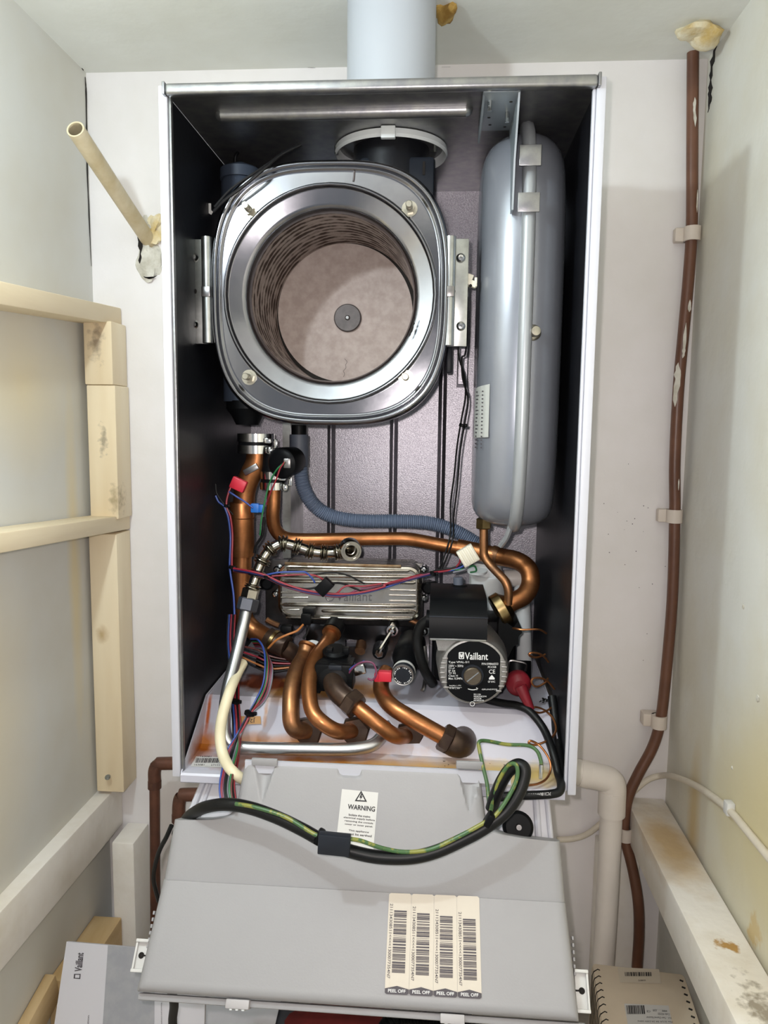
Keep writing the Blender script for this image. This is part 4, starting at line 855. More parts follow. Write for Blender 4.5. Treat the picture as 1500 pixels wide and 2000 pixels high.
MB().text('7C3180W11117', lambda x, y: U(x, y, -.3505), (1076, 1547), (1030, 1550), (1076, 1553)).build('cable_print', m_whiteink, bl)
tag(MB().tube(px((1078, 1360, -.24), (1086, 1420, -.262), (1092, 1480, -.3), (1098, 1525, -.325)), .0052, 12).build('black_conduit', m_rubber), 'second black cable against the right side lining', 'cable')
# copper earthing coil
cw = thing('copper_coil_wire', 'bare copper wire wound in open loops at the lower right side', 'wire', U(1060, 1400, -.23))
def arc(pts, Y0):
    n_ = len(pts); return [U(x, y, Y0 - .012 * math.sin(PI * i / (n_ - 1))) for i, (x, y) in enumerate(pts)]
for pts in (((1002, 1227), (1008, 1228), (1022, 1230), (1046, 1229), (1057, 1231), (1067, 1237)),
            ((1065, 1278), (1056, 1282), (1046, 1284), (1037, 1282), (1033, 1278), (1037, 1275), (1045, 1275), (1056, 1278), (1065, 1285), (1071, 1293)),
            ((1070, 1325), (1067, 1331), (1059, 1337), (1050, 1341), (1042, 1339), (1038, 1331), (1042, 1325), (1055, 1324), (1070, 1331), (1083, 1346)),
            ((1077, 1382), (1068, 1388), (1055, 1392), (1044, 1390), (1039, 1386), (1044, 1381), (1055, 1383), (1066, 1388))):
    MB().tube(arc(pts, -.235 - .0001 * (pts[0][1] - 1228)), .0012, 8, 5).build('coil_turn', m_copper, cw)
MB().tube(px((1066, 1388, -.252), (1080, 1403, -.262), (1086, 1424, -.275), (1080, 1438, -.285), (1066, 1448, -.295), (1045, 1455, -.30), (1033, 1452, -.302), (1036, 1447, -.302), (1050, 1453, -.30), (1064, 1468, -.305), (1074, 1487, -.31), (1075, 1505, -.315), (1066, 1522, -.325), (1050, 1531, -.335), (1030, 1534, -.345)), .0013, 8, 6).build('tail', m_copper, cw)
# earth tab
et = thing('earth_terminal', 'small zinc earth tab at the right front of the tray', 'terminal', U(1068, 1520, -.335))
MB().mm(U(1056, 0, -.338).x, U(1083, 0, -.338).x, -.340, -.337, U(1070, 1524, -.338).z, U(1070, 1512, -.338).z, .0006).build('tab', m_zinc, et)
MB().box(U(1056, 1507, -.342), (.004, .003, .016), .001).build('spade', m_chrome, et)

# ------------------------------------------------------------------ wiring
def wires(name, lab, loc, specs, cat='wiring', ties=(), n=8):
    t_ = thing(name, lab, cat, U(*loc))
    for pts, m, r in specs: MB().tube(px(*pts), r, n, 7).build('wire', m, t_)
    for tx_, ty_, tY, r in ties: 
        c = U(tx_, ty_, tY); MB().lathe([(r, -.002), (r + .001, -.0015), (r + .001, .0015), (r, .002)], c, (.25, 0, 1), 16).box(c + V((r + .001, -.001, 0)), (.004, .004, .004), .001).build('cable_tie', m_black, t_)
    return t_
def off(pts, dx, dy, dY=0): return [(x + dx, y + dy, Y + dY) for x, y, Y in pts]
A = [(447, 962, -.2), (442, 987, -.2), (450, 1010, -.2), (454, 1045, -.2), (453, 1085, -.205), (453, 1110, -.21)]
wires('sensor_harness', 'red and blue sensor wires down the left side to the tie point', (447, 1000, -.2), [
    ([(460, 940, -.195), (449, 955, -.198), (442, 985, -.2)] + A[2:], m_wred, .0013),
    (off(A[1:], -4, 2) + [(456, 1160, -.215), (458, 1200, -.22)], m_wblue, .0013),
    ([(494, 992, -.195), (478, 980, -.197), (462, 970, -.2), (447, 960, -.2)], m_wblue, .0012),
    ([(421, 968, -.2), (427, 980, -.2), (438, 989, -.2), (445, 1000, -.2)], m_wblue, .0012),
    ([(421, 945, -.2), (424, 965, -.2), (440, 988, -.2), (455, 1005, -.2)], m_wblk, .001)], ties=((442, 988, -.2, .002),))
tag(MB().box(U(466, 946, -.195), (.019, .009, .015), .0015, Matrix.Rotation(.42, 3, 'Y')).build('red_connector', m_red), 'red square plug clipped on the bend of the thick copper pipe', 'connector')
t = thing('blue_connector', 'blue square plug between the two left copper pipes', 'connector', U(500, 992, -.19)); MB().box(U(499, 992, -.19), (.0105, .009, .0115), .0012).build('housing', m_blue, t); MB().box(U(511, 993, -.19), (.006, .008, .010), .001).build('neck', m_blue, t)
wires('exchanger_sensor_leads', 'green and red leads from the round black sensor', (535, 950, -.2), [
    ([(556, 903, -.206), (540, 918, -.205), (526, 945, -.2), (516, 985, -.2), (510, 1020, -.2), (508, 1045, -.195)], m_wgrn, .0010),
    ([(556, 902, -.206), (547, 915, -.206), (540, 935, -.205), (527, 965, -.2), (521, 985, -.19)], m_wred, .0010),
    ([(516, 1010, -.19), (512, 1045, -.19), (500, 1065, -.19), (497, 1080, -.19)], m_wblk, .0018)])
B = [(456, 1112, -.212), (490, 1118, -.222), (520, 1126, -.226), (550, 1140, -.226), (590, 1153, -.225), (630, 1160, -.225), (670, 1162, -.222), (710, 1158, -.22), (750, 1148, -.215), (790, 1135, -.205), (830, 1124, -.2), (860, 1117, -.195), (885, 1113, -.195), (905, 1105, -.195)]
wires('cross_harness', 'coloured wires crossing in front of the plate heat exchanger', (640, 1150, -.22), [
    (off(B, 0, 0) + [(912, 1092, -.2)], m_wblue, .0014), (off(B[:9], 0, -2, -.003) + [(750, 1142, -.216), (770, 1136, -.213), (830, 1121, -.2), (880, 1113, -.195), (897, 1100, -.196), (899, 1085, -.2)], m_wred, .0013),
    (off(B[:7], 0, 3, .002) + [(700, 1152, -.22), (760, 1141, -.213), (840, 1120, -.2)], m_wpnk, .0012),
    (off(B[:4], 2, 2) + [(600, 1150, -.226), (645, 1140, -.225), (670, 1140, -.22)] + off(B[7:], 0, -4), m_wblk, .0013),
    ([(520, 1123, -.226), (545, 1118, -.228), (580, 1117, -.228), (597, 1118, -.228), (610, 1130, -.226), (615, 1138, -.225)], m_wblue, .0011),
    ([(522, 1126, -.226), (550, 1124, -.226), (590, 1122, -.226), (615, 1124, -.226), (632, 1132, -.224)], m_wred, .0011),
    ([(612, 1122, -.224), (650, 1118, -.222), (680, 1124, -.22), (700, 1134, -.218), (712, 1140, -.216)], m_wblk, .001),
    ([(630, 1158, -.226), (655, 1160, -.224), (675, 1145, -.222), (710, 1145, -.22), (745, 1140, -.217)], m_wred, .0011),
    ([(880, 1112, -.195), (905, 1112, -.196), (925, 1105, -.198), (930, 1115, -.196), (918, 1118, -.196)], m_wgrn, .0011),
    ([(885, 1118, -.195), (908, 1112, -.197), (920, 1100, -.2)], m_wgry, .0013)], ties=((521, 1126, -.227, .003), (846, 1120, -.199, .0035), (453, 1108, -.211, .003)))
bc = tag(MB().box(U(634, 1146, -.229), (.015, .010, .020), .001, Matrix.Rotation(.75, 3, 'Y')).build('black_connector', m_black), 'black open plug lying among wires on the plate exchanger', 'connector')
t = thing('black_plug', 'black plug with lead hanging at the lower edge of the plate exchanger', 'connector', U(600, 1200, -.16)); MB().box(U(599, 1208, -.168), (.013, .016, .014), .001).box(U(604, 1194, -.158), (.016, .014, .010), .001).build('housing', m_black, t); MB().tube(px((606, 1215, -.172), (600, 1236, -.175), (592, 1248, -.178)), .0015, 8).build('lead', m_wblk, t)
wires('rising_wires', 'two thin black wires hanging from the ivory plug beside the vessel', (900, 750, -.2), [
    ([(914, 560, -.235), (908, 620, -.232), (896, 675, -.225), (897, 700, -.22), (907, 735, -.21), (909, 775, -.2), (902, 815, -.195), (893, 870, -.19), (887, 930, -.18), (880, 985, -.17), (880, 1040, -.168), (870, 1080, -.18), (858, 1110, -.192), (848, 1120, -.198)], m_wblk, .0011),
    ([(911, 575, -.235), (912, 640, -.23), (909, 690, -.222), (902, 700, -.22), (904, 740, -.21), (914, 780, -.2), (908, 825, -.195), (899, 880, -.19), (893, 950, -.18), (886, 1010, -.17), (885, 1050, -.168), (874, 1085, -.18), (862, 1112, -.192)], m_wblk, .0011),
    ([(910, 580, -.23), (909, 640, -.225), (908, 675, -.22)], m_wblk, .003)], ties=((903, 831, -.196, .003),))
t = thing('ivory_connector', 'ivory plug at the exchanger right bracket beside the vessel', 'connector', U(917, 548, -.24))
MB().box(U(913, 543, -.24), (.012, .010, .009), .001, Matrix.Rotation(.35, 3, 'Y')).box(U(917, 553, -.242), (.016, .010, .007), .0008, Matrix.Rotation(.35, 3, 'Y')).box(U(929, 552, -.242), (.003, .009, .010), .0006).build('housing', m_conn, t)
MB().lathe([(.0001, 0), (.0018, 0)], U(912, 556, -.2472), (0, 1, 0), 12, caps=False).lathe([(.0001, 0), (.0018, 0)], U(919, 558, -.2472), (0, 1, 0), 12, caps=False).build('socket_hole', m_dark, t)
MB().box(U(903, 570, -.24), (.010, .005, .016), .001).build('clip_tail', mat('yellowed_nylon', '#c9cba0', .4), t)
t = thing('multi_way_connector', 'white ribbed multi way plug in front of the long copper pipe', 'connector', U(914, 1085, -.205))
R_ = Matrix.Rotation(-.55, 3, 'Y'); c = U(914, 1085, -.205)
MB().box(c, (.021, .009, .022), .001, R_).build('housing', m_conn, t)
rb = MB()
for i in range(4): rb.box(c + R_ @ V((-.0078 + i * .0052, -.005, .001)), (.0030, .003, .020), .0005, R_)
rb.build('keying_ribs', m_conn, t)
C_ = [(494, 1248, -.2), (508, 1250, -.21), (519, 1268, -.225), (523, 1300, -.245), (519, 1335, -.262), (506, 1365, -.278), (488, 1394, -.29), (470, 1428, -.302), (455, 1465, -.315), (446, 1500, -.335), (440, 1540, -.355), (446, 1580, -.37)]
cols = (m_wblue, m_wblk, m_wgrn, m_wred, m_wblk, m_wbrn, m_wpnk, m_wgry)
wires('main_loom', 'thick coloured wire loom looping down to the control box at left', (500, 1380, -.28), [(off(C_[:3], i * 1.5 - 4, i * 2.5) + off(C_[3:6], i * 2.0 - 5, i) + off(C_[6:8], (i % 4) * 1.6 - 3, (i // 4) * 2, -.002 * (i % 2)) + off(C_[8:], ((i * 3) % 8) * 3.2 - 11, 0, -.003 * (i % 3)), cols[i], .0012) for i in range(8)], ties=((488, 1393, -.292, .0055),))
D_ = [(452, 1200, -.2), (450, 1260, -.215), (458, 1330, -.24), (459, 1371, -.268), (462, 1410, -.288), (462, 1450, -.305), (456, 1495, -.332), (450, 1530, -.352), (455, 1575, -.37)]
wires('second_loom', 'red, blue and black wires behind the cream hose at lower left', (459, 1400, -.28), [(off(D_, dx, 0, dY), m, .0012) for dx, dY, m in ((-4, 0, m_wblue), (0, -.002, m_wred), (4, 0, m_wblk), (7, .002, m_wred), (-7, .002, m_wblk), (2, .003, m_wblue))], ties=((460, 1370, -.27, .0045),))
t = thing('dark_cable_bundle', 'dark wires bunched behind the silver pipe at the brass valve', 'wiring', U(500, 1280, -.18))
for i in range(6): MB().tube(px((470, 1262 + i * 5, -.18), (500, 1268 + i * 7, -.185), (530, 1282 + i * 6, -.185), (575, 1290 + i * 3, -.18), (600, 1292 + i, -.175)), .0013, 8).build('wire', (m_wbrn, m_wblk, m_wred, m_wblk, m_worg, m_wblk)[i], t)
wires('violet_leads', 'violet and blue leads looping to the red plug beside the relief valve', (715, 1300, -.25), [
    ([(683, 1345, -.235), (680, 1325, -.245), (686, 1308, -.25), (705, 1294, -.252), (728, 1295, -.255), (735, 1315, -.258), (728, 1328, -.258), (718, 1325, -.258)], m_wpnk, .0012),
    ([(690, 1340, -.235), (676, 1318, -.245), (690, 1302, -.25), (712, 1291, -.252)], m_wblue, .0012)])
tag(MB().box(U(702, 1308, -.24), (.014, .006, .012), .001, Matrix.Rotation(-.3, 3, 'Y')).build('foil_tag', m_chrome), 'crumpled shiny metal tab left of the red plug', 'tab')
t = thing('red_plug_connector', 'bright red flat plug left of the dial cap', 'connector', U(746, 1320, -.25)); MB().box(U(752, 1320, -.25), (.016, .010, .012), .001).build('housing', m_red, t); MB().box(U(738, 1322, -.25), (.008, .009, .010), .001).build('neck', m_red, t)

# ------------------------------------------------------------------ control box hanging open below
cbx = thing('control_box', 'large light grey control box hanging open below the boiler', 'control box', (0, -.40, -.16))
A0 = V((0, -.347, .026)); A1 = V((0, -.398, -.085)); A2 = V((0, -.458, -.163))
d1 = (A1 - A0).normalized(); d2 = (A2 - A1).normalized()
n1 = V((0, d1.z, -d1.y)); n1 = n1 if n1.y < 0 else -n1
n2 = V((0, d2.z, -d2.y)); n2 = n2 if n2.y < 0 else -n2
L1 = (A1 - A0).length; L2 = (A2 - A1).length
def sp(x, s):
    """point on the face at x and distance s down from the top edge"""
    tilt = -.012 * (x / .2)
    if s <= L1: return V((x, 0, 0)) + A0 + d1 * s, n1
    return V((x, 0, 0)) + A1 + d2 * (s - L1), n2
xl0, xr0 = UP(475, 1495, A0, n1).x, UP(938, 1500, A0, n1).x
def edges(s):
    zsh = UP(400, 1604, A0, n1); ssh = (zsh - A0).dot(d1)
    zs2 = UP(1040, 1640, A0, n1); ssr = (zs2 - A0).dot(d1)
    xa = -.2075; xb = .2005
    def f(s, x0, x1, sh):
        if s < sh - .016: return x0 + (x1 - x0) * .10 * s / sh
        if s < sh: 
            t = (s - (sh - .016)) / .016; b = x0 + (x1 - x0) * .10; return b + (x1 - b) * (1 - math.sqrt(max(0, 1 - t ** 3)))
        return x1 + (x1 * .045) * (s - sh) / (L1 + L2 - sh)
    return f(s, xl0, xa, ssh), f(s, xr0, xb, ssr)
def dent(x, s):
    dd = 0
    for cx in (UP(517, 1500, A0, n1).x, UP(917, 1505, A0, n1).x):
        w_ = .0125 * (1 - s / .045)
        if w_ > 0 and abs(x - cx) < w_: dd = max(dd, .010 * (1 - s / .045) * math.sqrt(1 - ((x - cx) / w_) ** 2))
    cx = UP(683, 1505, A0, n1).x
    if s < .013 and abs(x - cx) < .013: dd = max(dd, .007 * min(1, (1 - abs(x - cx) / .013) * 2.2) * min(1, (.013 - s) / .003))
    return dd
NX, NS = 150, 110; cv = MB(); DEP = .034; rows = []
ss = [i / NS * (L1 + L2) for i in range(NS + 1)]
def rowpts(s, back, rad):
    x0, x1 = edges(s); out = []
    prof = [(0, DEP), (0, .012), (.0008, .006), (.0028, .0025), (.006, .0006), (.010, 0)]
    xs = [(x0 + a, b) for a, b in prof] + [(x0 + .010 + (x1 - x0 - .020) * i / NX, 0) for i in range(1, NX)] + [(x1 - a, b) for a, b in prof[::-1]]
    for x, dpt in xs:
        p, n_ = sp(x, s); lip = .0024 if s > L1 else 0
        ed = max(dpt, back); out.append(p - n_ * ed - n_ * dent(x, s) + n_ * lip)
    return out
rws = [rowpts(0, DEP, 0), rowpts(0, .008, 0), rowpts(.0006, .003, 0), rowpts(.002, .0008, 0)] + [rowpts(s, 0, 0) for s in sorted(ss[3:-4] + [L1 - .0003, L1 + .0004])] + [rowpts(L1 + L2 - .004, .0008, 0), rowpts(L1 + L2 - .0012, .004, 0), rowpts(L1 + L2, .010, 0), rowpts(L1 + L2, DEP * .6, 0)]
m_ = len(rws[0])
for r_ in rws: cv.v += r_
for i in range(len(rws) - 1):
    for k in range(m_ - 1): cv.f.append((i * m_ + k, i * m_ + k + 1, (i + 1) * m_ + k + 1, (i + 1) * m_ + k))
cover = cv.build('cover', m_cover, cbx, ang=.75)
F1 = lambda x, y: UP(x, y, A0, n1); F2 = lambda x, y: UP(x, y, A1 + n2 * .0024, n2)
# bottom rim, latch slots, side brackets, notch screw tab
pb, _ = sp(0, L1 + L2)
x0, x1 = edges(L1 + L2)
MB().box(pb - n2 * .016 + d2 * .004, (x1 - x0 + .006, .014, .006), .0015, Matrix((V((1, 0, 0)), n2, d2)).transposed()).build('bottom_rim', m_cover, cover)
for x in (465, 884):
    q = UP(x, 1940 if x < 600 else 1972, A2, n2); q = V((q.x, 0, 0)) + A2
    MB().box(q - n2 * .008 + d2 * .0045, (.023, .012, .008), .001, Matrix((V((1, 0, 0)), n2, d2)).transposed()).build('latch_slot', m_coverd, cover)
    b = MB()
    for i in (-1, 0, 1): b.box(q - n2 * .008 + d2 * .0088 + V((i * .006, 0, 0)), (.0028, .010, .002), .0004, Matrix((V((1, 0, 0)), n2, d2)).transposed())
    b.build('latch_teeth', m_trap, cover)
for s_, X, yA, yB in ((-1, x0, 1835, 1895), (1, x1, 1895, 1975)):
    pA = F2(255 if s_ < 0 else 1110, yA); pB = F2(245 if s_ < 0 else 1115, yB)
    sA, sB = (pA - A1).dot(d2), (pB - A1).dot(d2)
    c = A1 + d2 * (sA + sB) / 2 - n2 * .018 + V((X + s_ * .006, 0, 0)); R2 = Matrix((V((1, 0, 0)), n2, d2)).transposed()
    b = MB().box(c, (.012, .003, sB - sA), .0008, R2).box(c + d2 * ((sB - sA) / 2) + n2 * .003, (.013, .009, .003), .0006, R2).box(c - d2 * ((sB - sA) / 2) + n2 * .003, (.013, .009, .003), .0006, R2).box(c + V((s_ * .0055, 0, 0)) + n2 * .002, (.002, .007, sB - sA), .0005, R2)
    bb = b.build('side_bracket', m_label, cbx)
    MB().lathe([(.0001, 0), (.003, 0)], c + n2 * .0018, n2, 14, caps=False).box(c + n2 * .0018 + V((-s_ * .004, 0, 0)), (.006, .0005, .0015), 0, R2).build('keyhole', m_dark, bb)
    for k in range(6):
        p, n_ = sp(X - s_ * .0002, L1 + .03 + k * .006); MB().box(p - n_ * .014, (.0020, .006, .0035), .0005, R2).build('side_snap', m_cover, cover)
q, n_ = sp(UP(683, 1505, A0, n1).x, .007); MB().lathe([(.0012, 0), (.0022, 0), (.0022, .0008), (.0012, .0008), (.0012, 0)], q - n1 * .0068, n1, 16, caps=False).build('screw_eye', m_coverd, cover)
# warning label
W = [(668, 1541), (739, 1548), (729, 1664), (655, 1656)]
o1 = tuple(n1 * .0004); o2 = tuple(n1 * .0008)
wlb = MB().pquad(F1, W, o1).build('warning_label', m_label, cover)
wt = MB()
def wtxt(s_, u0, u1, v, h, bold=.0):
    def Q(u, v_):
        a_ = V((*W[0], 0)).lerp(V((*W[1], 0)), u); b_ = V((*W[3], 0)).lerp(V((*W[2], 0)), u); r = a_.lerp(b_, v_); return (r.x, r.y)
    wt.text(s_, F1, Q(u0, v), Q(u1, v), Q(u0, v - h), o2, bold)
wtxt('WARNING', .21, .95, .325, .085, .022)
for s_, u0, u1, v in (('Isolate the mains', .26, .84, .435), ('electrical supply before', .13, .97, .49), ('removing the contols', .17, .93, .545), ('cover or inner panel.', .18, .93, .60), ('This appliance', .30, .84, .70), ('must be earthed', .26, .92, .755)): wtxt(s_, u0, u1, v, .037, .014)
def tri(k, c=(705, 1557)): return [(c[0] + x * k, c[1] + y * k) for x, y in ((0.6, -13), (12, 9), (-12, 7.5))]
wt.pquad(F1, tri(1), o2); wt.build('warning_print', m_ink, wlb)
MB().pquad(F1, tri(.66, (705, 1557.4)), tuple(n1 * .001)).build('triangle_field', m_label, wlb)
MB().pquad(F1, [(706, 1549), (702, 1558), (705, 1558), (702, 1564), (709, 1555), (706, 1555.5), (708.5, 1549.5)], tuple(n1 * .0013)).build('bolt_symbol', m_ink, wlb)
# four strip barcode label
Bq = [(760, 1744), (936, 1751), (941, 1951), (751, 1941)]
o1 = tuple(n2 * .0006); o2 = tuple(n2 * .0010); o3 = tuple(n2 * .0014)
def Q(u, v_):
    a_ = V((*Bq[0], 0)).lerp(V((*Bq[1], 0)), u); b_ = V((*Bq[3], 0)).lerp(V((*Bq[2], 0)), u); r = a_.lerp(b_, v_); return (r.x, r.y)
rnd = random.Random(12); bars = []; v = 0
while v < 1: 
    w_ = rnd.choice((.006, .010, .016, .026)); bars.append((v, min(1, v + w_))); v += w_ + rnd.choice((.006, .008, .012, .022))
for i in range(4):
    u0, u1 = i / 4, (i + 1) / 4; r_ = .02
    lb = MB().pquad(F2, [Q(u0 + r_, 0), Q(u1 - r_, 0), Q(u1 - .001, .015), Q(u1 - .001, .985), Q(u1 - r_, 1), Q(u0 + r_, 1), Q(u0 + .001, .985), Q(u0 + .001, .015)], o1).build('peel_off_strip', m_cream, cover)
    lb['label'] = 'cream peel off barcode strip'
    bm_ = MB(); va, vb = .17 + .018 * i, .785 + .012 * i
    for p, q in bars: bm_.pquad(F2, [Q(u0 + .065, va + (vb - va) * p), Q(u0 + .203, va + (vb - va) * p), Q(u0 + .203, va + (vb - va) * q), Q(u0 + .065, va + (vb - va) * q)], o2)
    bm_.text('21113430851 1<<<<1300077354N7'.replace(' ', ''), F2, Q(u0 + .018, .105 + .018 * i), Q(u0 + .018, .845 + .012 * i), Q(u0 + .050, .105 + .018 * i), o2, .003)
    bm_.build('barcode_print', m_inkg, lb)
    MB().pquad(F2, [Q(u0 + .002, .945), Q(u0 + .125, .915), Q(u1 - .002, .945), Q(u1 - .002, .985), Q(u1 - r_, 1), Q(u0 + r_, 1), Q(u0 + .002, .985)], o2).build('peel_off_tab', m_inkg, lb)
    MB().text('PEEL OFF', F2, Q(u0 + .035, .982), Q(u0 + .215, .982), Q(u0 + .035, .948), o3, .02).build('peel_off_print', m_whiteink, lb)
# rear half: hinge frame seen either side of the cover
nb = n1
def RB(x, y): return UP(x, y, A0 - n1 * .040, n1)
rf = MB(); c = [RB(405, 1510), RB(1060, 1535), RB(1090, 1690), RB(345, 1640)]
rf.quad(c, -n1 * .012); rear = rf.build('rear_shell', m_clear, cbx)
MB().tube([RB(368, 1600), RB(404, 1511), RB(470, 1512)], .0042, 10, smooth=False).tube([RB(386, 1600), RB(414, 1524), RB(470, 1525)], .0025, 10, smooth=False).build('hinge_frame', m_white, cbx)
MB().tube([RB(1046, 1545), RB(1052, 1640)], .004, 10, smooth=False).tube([RB(1066, 1540), RB(1076, 1640)], .003, 10, smooth=False).build('hinge_frame', m_white, cbx)
lg = MB().mm(-.135, .15, -.349, -.346, .012, .0255).build('top_ledge', m_white, cbx)
MB().box(U(517, 1488, -.350), (.028, .004, .008), .001).box(U(917, 1494, -.350), (.028, .004, .008), .001).build('hinge_lug', m_cover, cbx)
kn = UP(1012, 1615, A0 - n1 * .02, n1); MB().lathe([(.0150, 0), (.0160, .003), (.0160, .012), (.013, .015)], kn - n1 * .012, n1, 32).build('sensor_dial', m_black, cbx)
MB().lathe([(.0028, 0), (.0035, .001), (.0028, .006)], kn + n1 * .003, n1, 16).build('dial_screw', m_steeld, cbx)

# mains cable over the cover with earth wire and tag
mc = thing('mains_cable', 'black mains cable with green earth wire draped over the control box', 'cable', U(655, 1650, -.42))
MB().tube(px((346, 1628, -.322), (360, 1606, -.338), (374, 1591, -.360), (400, 1577, -.382), (440, 1571, -.394), (485, 1577, -.40), (540, 1596, -.408), (590, 1620, -.416), (640, 1647, -.422), (690, 1664, -.424), (740, 1674, -.424), (800, 1675, -.422), (850, 1664, -.418), (900, 1642, -.413), (945, 1618, -.408), (985, 1588, -.402), (1010, 1554, -.397), (1022, 1524, -.392), (1024, 1502, -.388), (1012, 1494, -.384), (994, 1505, -.382), (978, 1530, -.382), (966, 1560, -.382), (960, 1580, -.38)), .0064, 16, 8).build('cable', m_rubber, mc)
MB().tube(px((460, 1570, -.402), (500, 1577, -.408), (560, 1597, -.416), (620, 1632, -.427), (660, 1637, -.430), (700, 1641, -.428), (745, 1656, -.426), (790, 1664, -.424), (840, 1659, -.422), (890, 1637, -.418), (940, 1610, -.413), (968, 1592, -.409), (995, 1553, -.402), (1010, 1518, -.396), (1008, 1494, -.392), (993, 1495, -.388), (975, 1524, -.386), (964, 1560, -.386), (957, 1592, -.388)), .0021, 10, 8).build('earth_wire', m_earth, mc)
MB().tube(px((957, 1594, -.386), (954, 1560, -.37), (951, 1530, -.36), (944, 1500, -.352), (936, 1462, -.34), (936, 1449, -.336), (950, 1447, -.33), (990, 1454, -.325), (1030, 1456, -.325), (1048, 1466, -.33), (1056, 1485, -.336), (1057, 1503, -.341)), .0020, 10, 8).build('earth_wire', m_earth, mc)
tg = U(653, 1648, -.432); TR_ = Matrix.Rotation(.05, 3, 'Y')
MB().box(tg, (.031, .009, .020), .001, TR_).build('cable_tag', m_blackg, mc)
for q in ((624, 1634, -.424), (955, 1600, -.41)): MB().box(U(*q), (.007, .012, .014), .002, Matrix.Rotation(.5, 3, 'Y')).build('cable_tie', m_black, mc)
tag(MB().tube(px((335, 1612, -.36), (325, 1635, -.36), (312, 1660, -.355), (303, 1690, -.35), (300, 1720, -.345), (310, 1760, -.335)), .0025, 8).build('thin_black_cable', m_rubber), 'thin black cable slipping behind the control box left edge', 'cable')
tag(MB().tube(px((330, 1905, -.38), (335, 1935, -.37), (340, 1960, -.36), (346, 2030, -.33)) + [V((-.19, -.27, FZ + .05)), V((-.15, -.24, FZ + .006))], .005, 12).build('hanging_cable', m_rubber), 'black cable hanging below the control box at lower left', 'cable')

# ------------------------------------------------------------------ things on the floor
# booklet leaning in the left corner
p0 = U(130, 1840, -.205)
vdir = V((0, -.32 + .205, FZ + .001 - p0.z)); vdir.normalize(); nB = V((1, 0, 0)).cross(vdir); nB = nB if nB.y < 0 else -nB
FB = lambda x, y: UP(x, y, p0, nB)
bkt = thing('booklet', 'manual booklet with white cover and grey photo band leaning at lower left', 'booklet', FB(250, 1990))
BT = [(130, 1839), (402, 1862), (396, 2150), (84, 2150)]
MB().quad([FB(*q) for q in BT], -nB * .006).build('pages', m_paper, bkt)
pbd = MB().pquad(FB, [(211, 1846), (303, 1854), (300, 2150), (191, 2150)], tuple(nB * .0004)).build('photo_band', m_photo, bkt)
MB().text('Vaillant', FB, (160, 1898), (164, 1861), (146, 1897), tuple(nB * .0006), .025).pquad(FB, [(144, 1911), (145, 1902), (158, 1902), (157, 1912)], tuple(nB * .0006)).build('cover_title', m_inkg, bkt)
MB().pquad(FB, [(147, 1909.5), (147.6, 1903.7), (156, 1903.7), (155.2, 1910)], tuple(nB * .0008)).build('badge_field', m_paper, bkt)
MB().text('Installation', FB, (172, 2025), (175, 1983), (168, 2025), tuple(nB * .0006)).text('Instructions for installation and servicing', FB, (318, 2035), (317, 1958), (315, 2035), tuple(nB * .0006)).build('small_print', m_inkg, bkt)
ff = MB(); G = 14; bt_ = U(350, 1925, -.04); 
for j_ in range(G + 1):
    for i in range(G + 1):
        top = U(350 + 202 * i / G, 1925 + 14 * i / G, -.035); q = top + V((0, -.10, FZ + .001 - top.z)) * (j_ / G)
        if j_ < G: q.y += .004 * math.sin(i * 1.7 + j_ * .5) + .003 * math.sin(i * .9 - j_ * .3)
        ff.v.append(q)
for j_ in range(G):
    for i in range(G): ff.f.append((j_ * (G + 1) + i, j_ * (G + 1) + i + 1, (j_ + 1) * (G + 1) + i + 1, (j_ + 1) * (G + 1) + i))
n_ = len(ff.v); ff.v += [p + V((0, .002, 0)) for p in ff.v]; ff.f += [tuple(i + n_ for i in f[::-1]) for f in ff.f]
tag(ff.build('plastic_bag', m_film), 'crumpled white plastic bag under the control box lower edge', 'bag')
q0, q1 = U(548, 1958, -.04), U(584, 1962, -.04)
tag(MB().quad([q0, q1, V((q1.x, -.12, FZ + .001)), V((q0.x, -.12, FZ + .001))], (0, .004, 0)).build('dark_film_strip', m_nut), 'dark shiny strip beside the crumpled plastic bag', 'strip')
rbg = U(700, 1985, -.09); hh = (rbg.z - FZ) / 2; tag(lump(V((rbg.x, -.09, FZ + hh)), (.10, .05, hh * .9), 41, .12).build('red_cloth', m_redcloth), 'dark red canvas cloth below the control box middle', 'cloth')
cu = [U(770, 1990, -.14), U(830, 1984, -.14), U(880, 1990, -.14), U(930, 2008, -.14)]
cu = [V((cu[0].x - .03, -.14, FZ + .016))] + cu + [V((cu[-1].x + .04, -.14, FZ + .016))]
tag(MB().tube(cu, .012, 16, 12, step=.0008, rf=lambda s_, L_: .0115 + .0012 * math.sin(2 * PI * s_ / .0045)).build('corrugated_tube', m_black), 'black corrugated tube arching from the floor below the control box', 'hose')
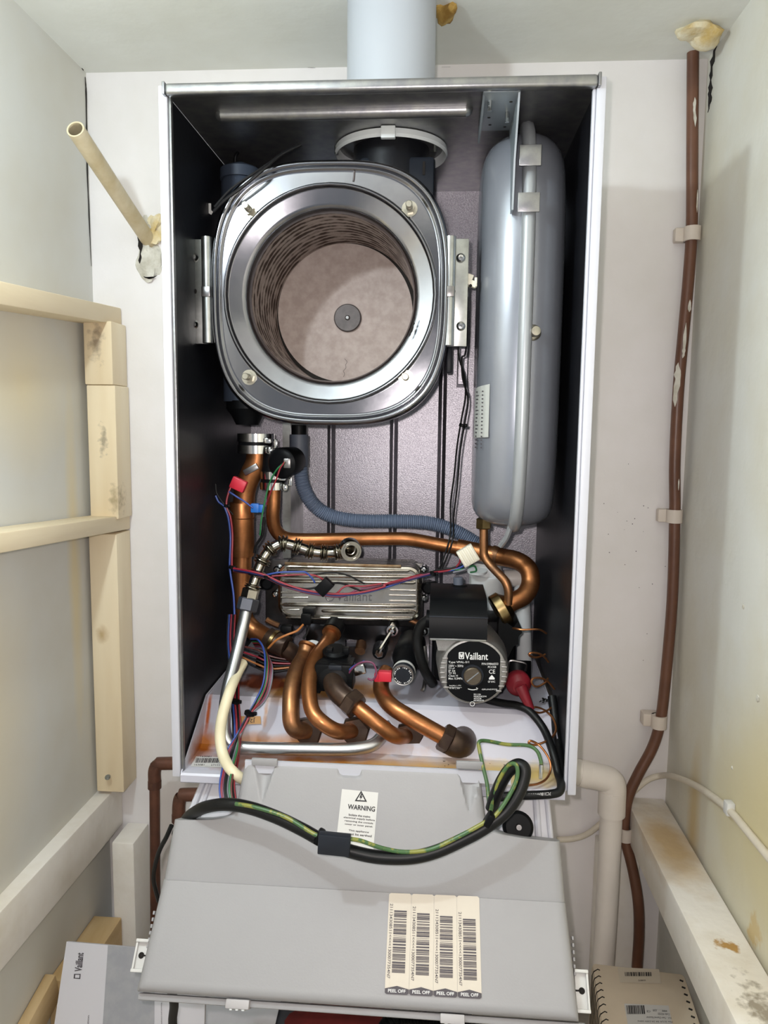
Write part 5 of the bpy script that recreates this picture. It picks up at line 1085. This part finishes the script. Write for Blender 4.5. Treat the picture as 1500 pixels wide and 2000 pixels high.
# beige vented box on the floor
rt = thing('beige_wiring_box', 'beige vented plastic box with stickers lying at lower right', 'box', (.35, -.24, -.519))
RZ0 = -.345; FRt = lambda x, y: UZ(x, y, RZ0 + .0004)
OX, OY, AN = .2915, -.133, math.radians(-5)
ex = V((math.cos(AN), math.sin(AN), 0)); ey = V((math.sin(AN), -math.cos(AN), 0)); RB_ = V((OX, OY, 0))
bw_, bd_ = .123, .19
cc_ = RB_ + ex * bw_ / 2 + ey * bd_ / 2; cc_.z = (FZ + .001 + RZ0) / 2
body = MB().box(cc_, (bw_, bd_, RZ0 - FZ - .001), .006, Matrix.Rotation(AN, 3, 'Z')).build('case', m_router, rt)
def rp_(a_, b_, z): q = RB_ + ex * a_ + ey * b_; return V((q.x, q.y, z))
for i in range(12):
    v_ = .018 + i * .0125
    MB().tube([rp_(-.0002, v_, RZ0 - .09), rp_(-.0002, v_, RZ0 - .007), rp_(.0016, v_ - .0005, RZ0 - .0016), rp_(.007, v_ - .0035, RZ0 + .0003), rp_(.0095, v_ - .0022, RZ0 + .0001)], .0008, 6, smooth=False).build('vent_slot', m_dark, rt)
    MB().tube([rp_(bw_ - .010, v_ - .002, RZ0 + .0002), rp_(bw_ - .006, v_, RZ0 + .0002)], .0013, 6, smooth=False).build('vent_slot', m_dark, rt)
l1 = MB().pquad(FRt, [(1206, 1889), (1287, 1893), (1292, 1921), (1211, 1919)]).build('barcode_label', mat('faded_label', '#c8bdab', .5), rt)
b = MB(); x = 1220; rnd = random.Random(4)
while x < 1271: w_ = rnd.choice((1, 1.6, 2.6)); b.pquad(FRt, [(x, 1899), (x + w_, 1899.1), (x + w_ + .8, 1907), (x + .8, 1907)], (0, 0, .0004)); x += w_ + rnd.choice((.8, 1.3))
b.text('664873', FRt, (1261, 1914), (1247, 1913.6), (1261, 1917), (0, 0, .0004)); b.build('print', m_ink, l1)
l2 = MB().pquad(FRt, [(1219, 1960), (1306, 1964), (1316, 2015), (1228, 2012)]).build('rating_label', m_label, rt)
b = MB(); x = 1223
while x < 1258: w_ = rnd.choice((1, 1.6, 2.4)); b.pquad(FRt, [(x, 1964), (x + w_, 1964.1), (x + w_ + 2, 1981), (x + 2, 1981)], (0, 0, .0004)); x += w_ + rnd.choice((.8, 1.2))
for i, (s_, a_, c_) in enumerate((('www. . . . .com', 1303, 1275), ('Code 402255', 1308, 1285), ('VU1 - Twin Channel Receiver', 1312, 1262), ('Max 3(1)A 5A 24-230V 50Hz', 1314, 1245))):
    b.text(s_, FRt, (a_, 1973 + i * 7), (c_, 1971.5 + i * 7), (a_, 1977 + i * 7), (0, 0, .0004))
b.text('CE', FRt, (1270, 1974), (1263, 1973.5), (1270, 1978), (0, 0, .0004)); b.build('print', m_ink, l2)
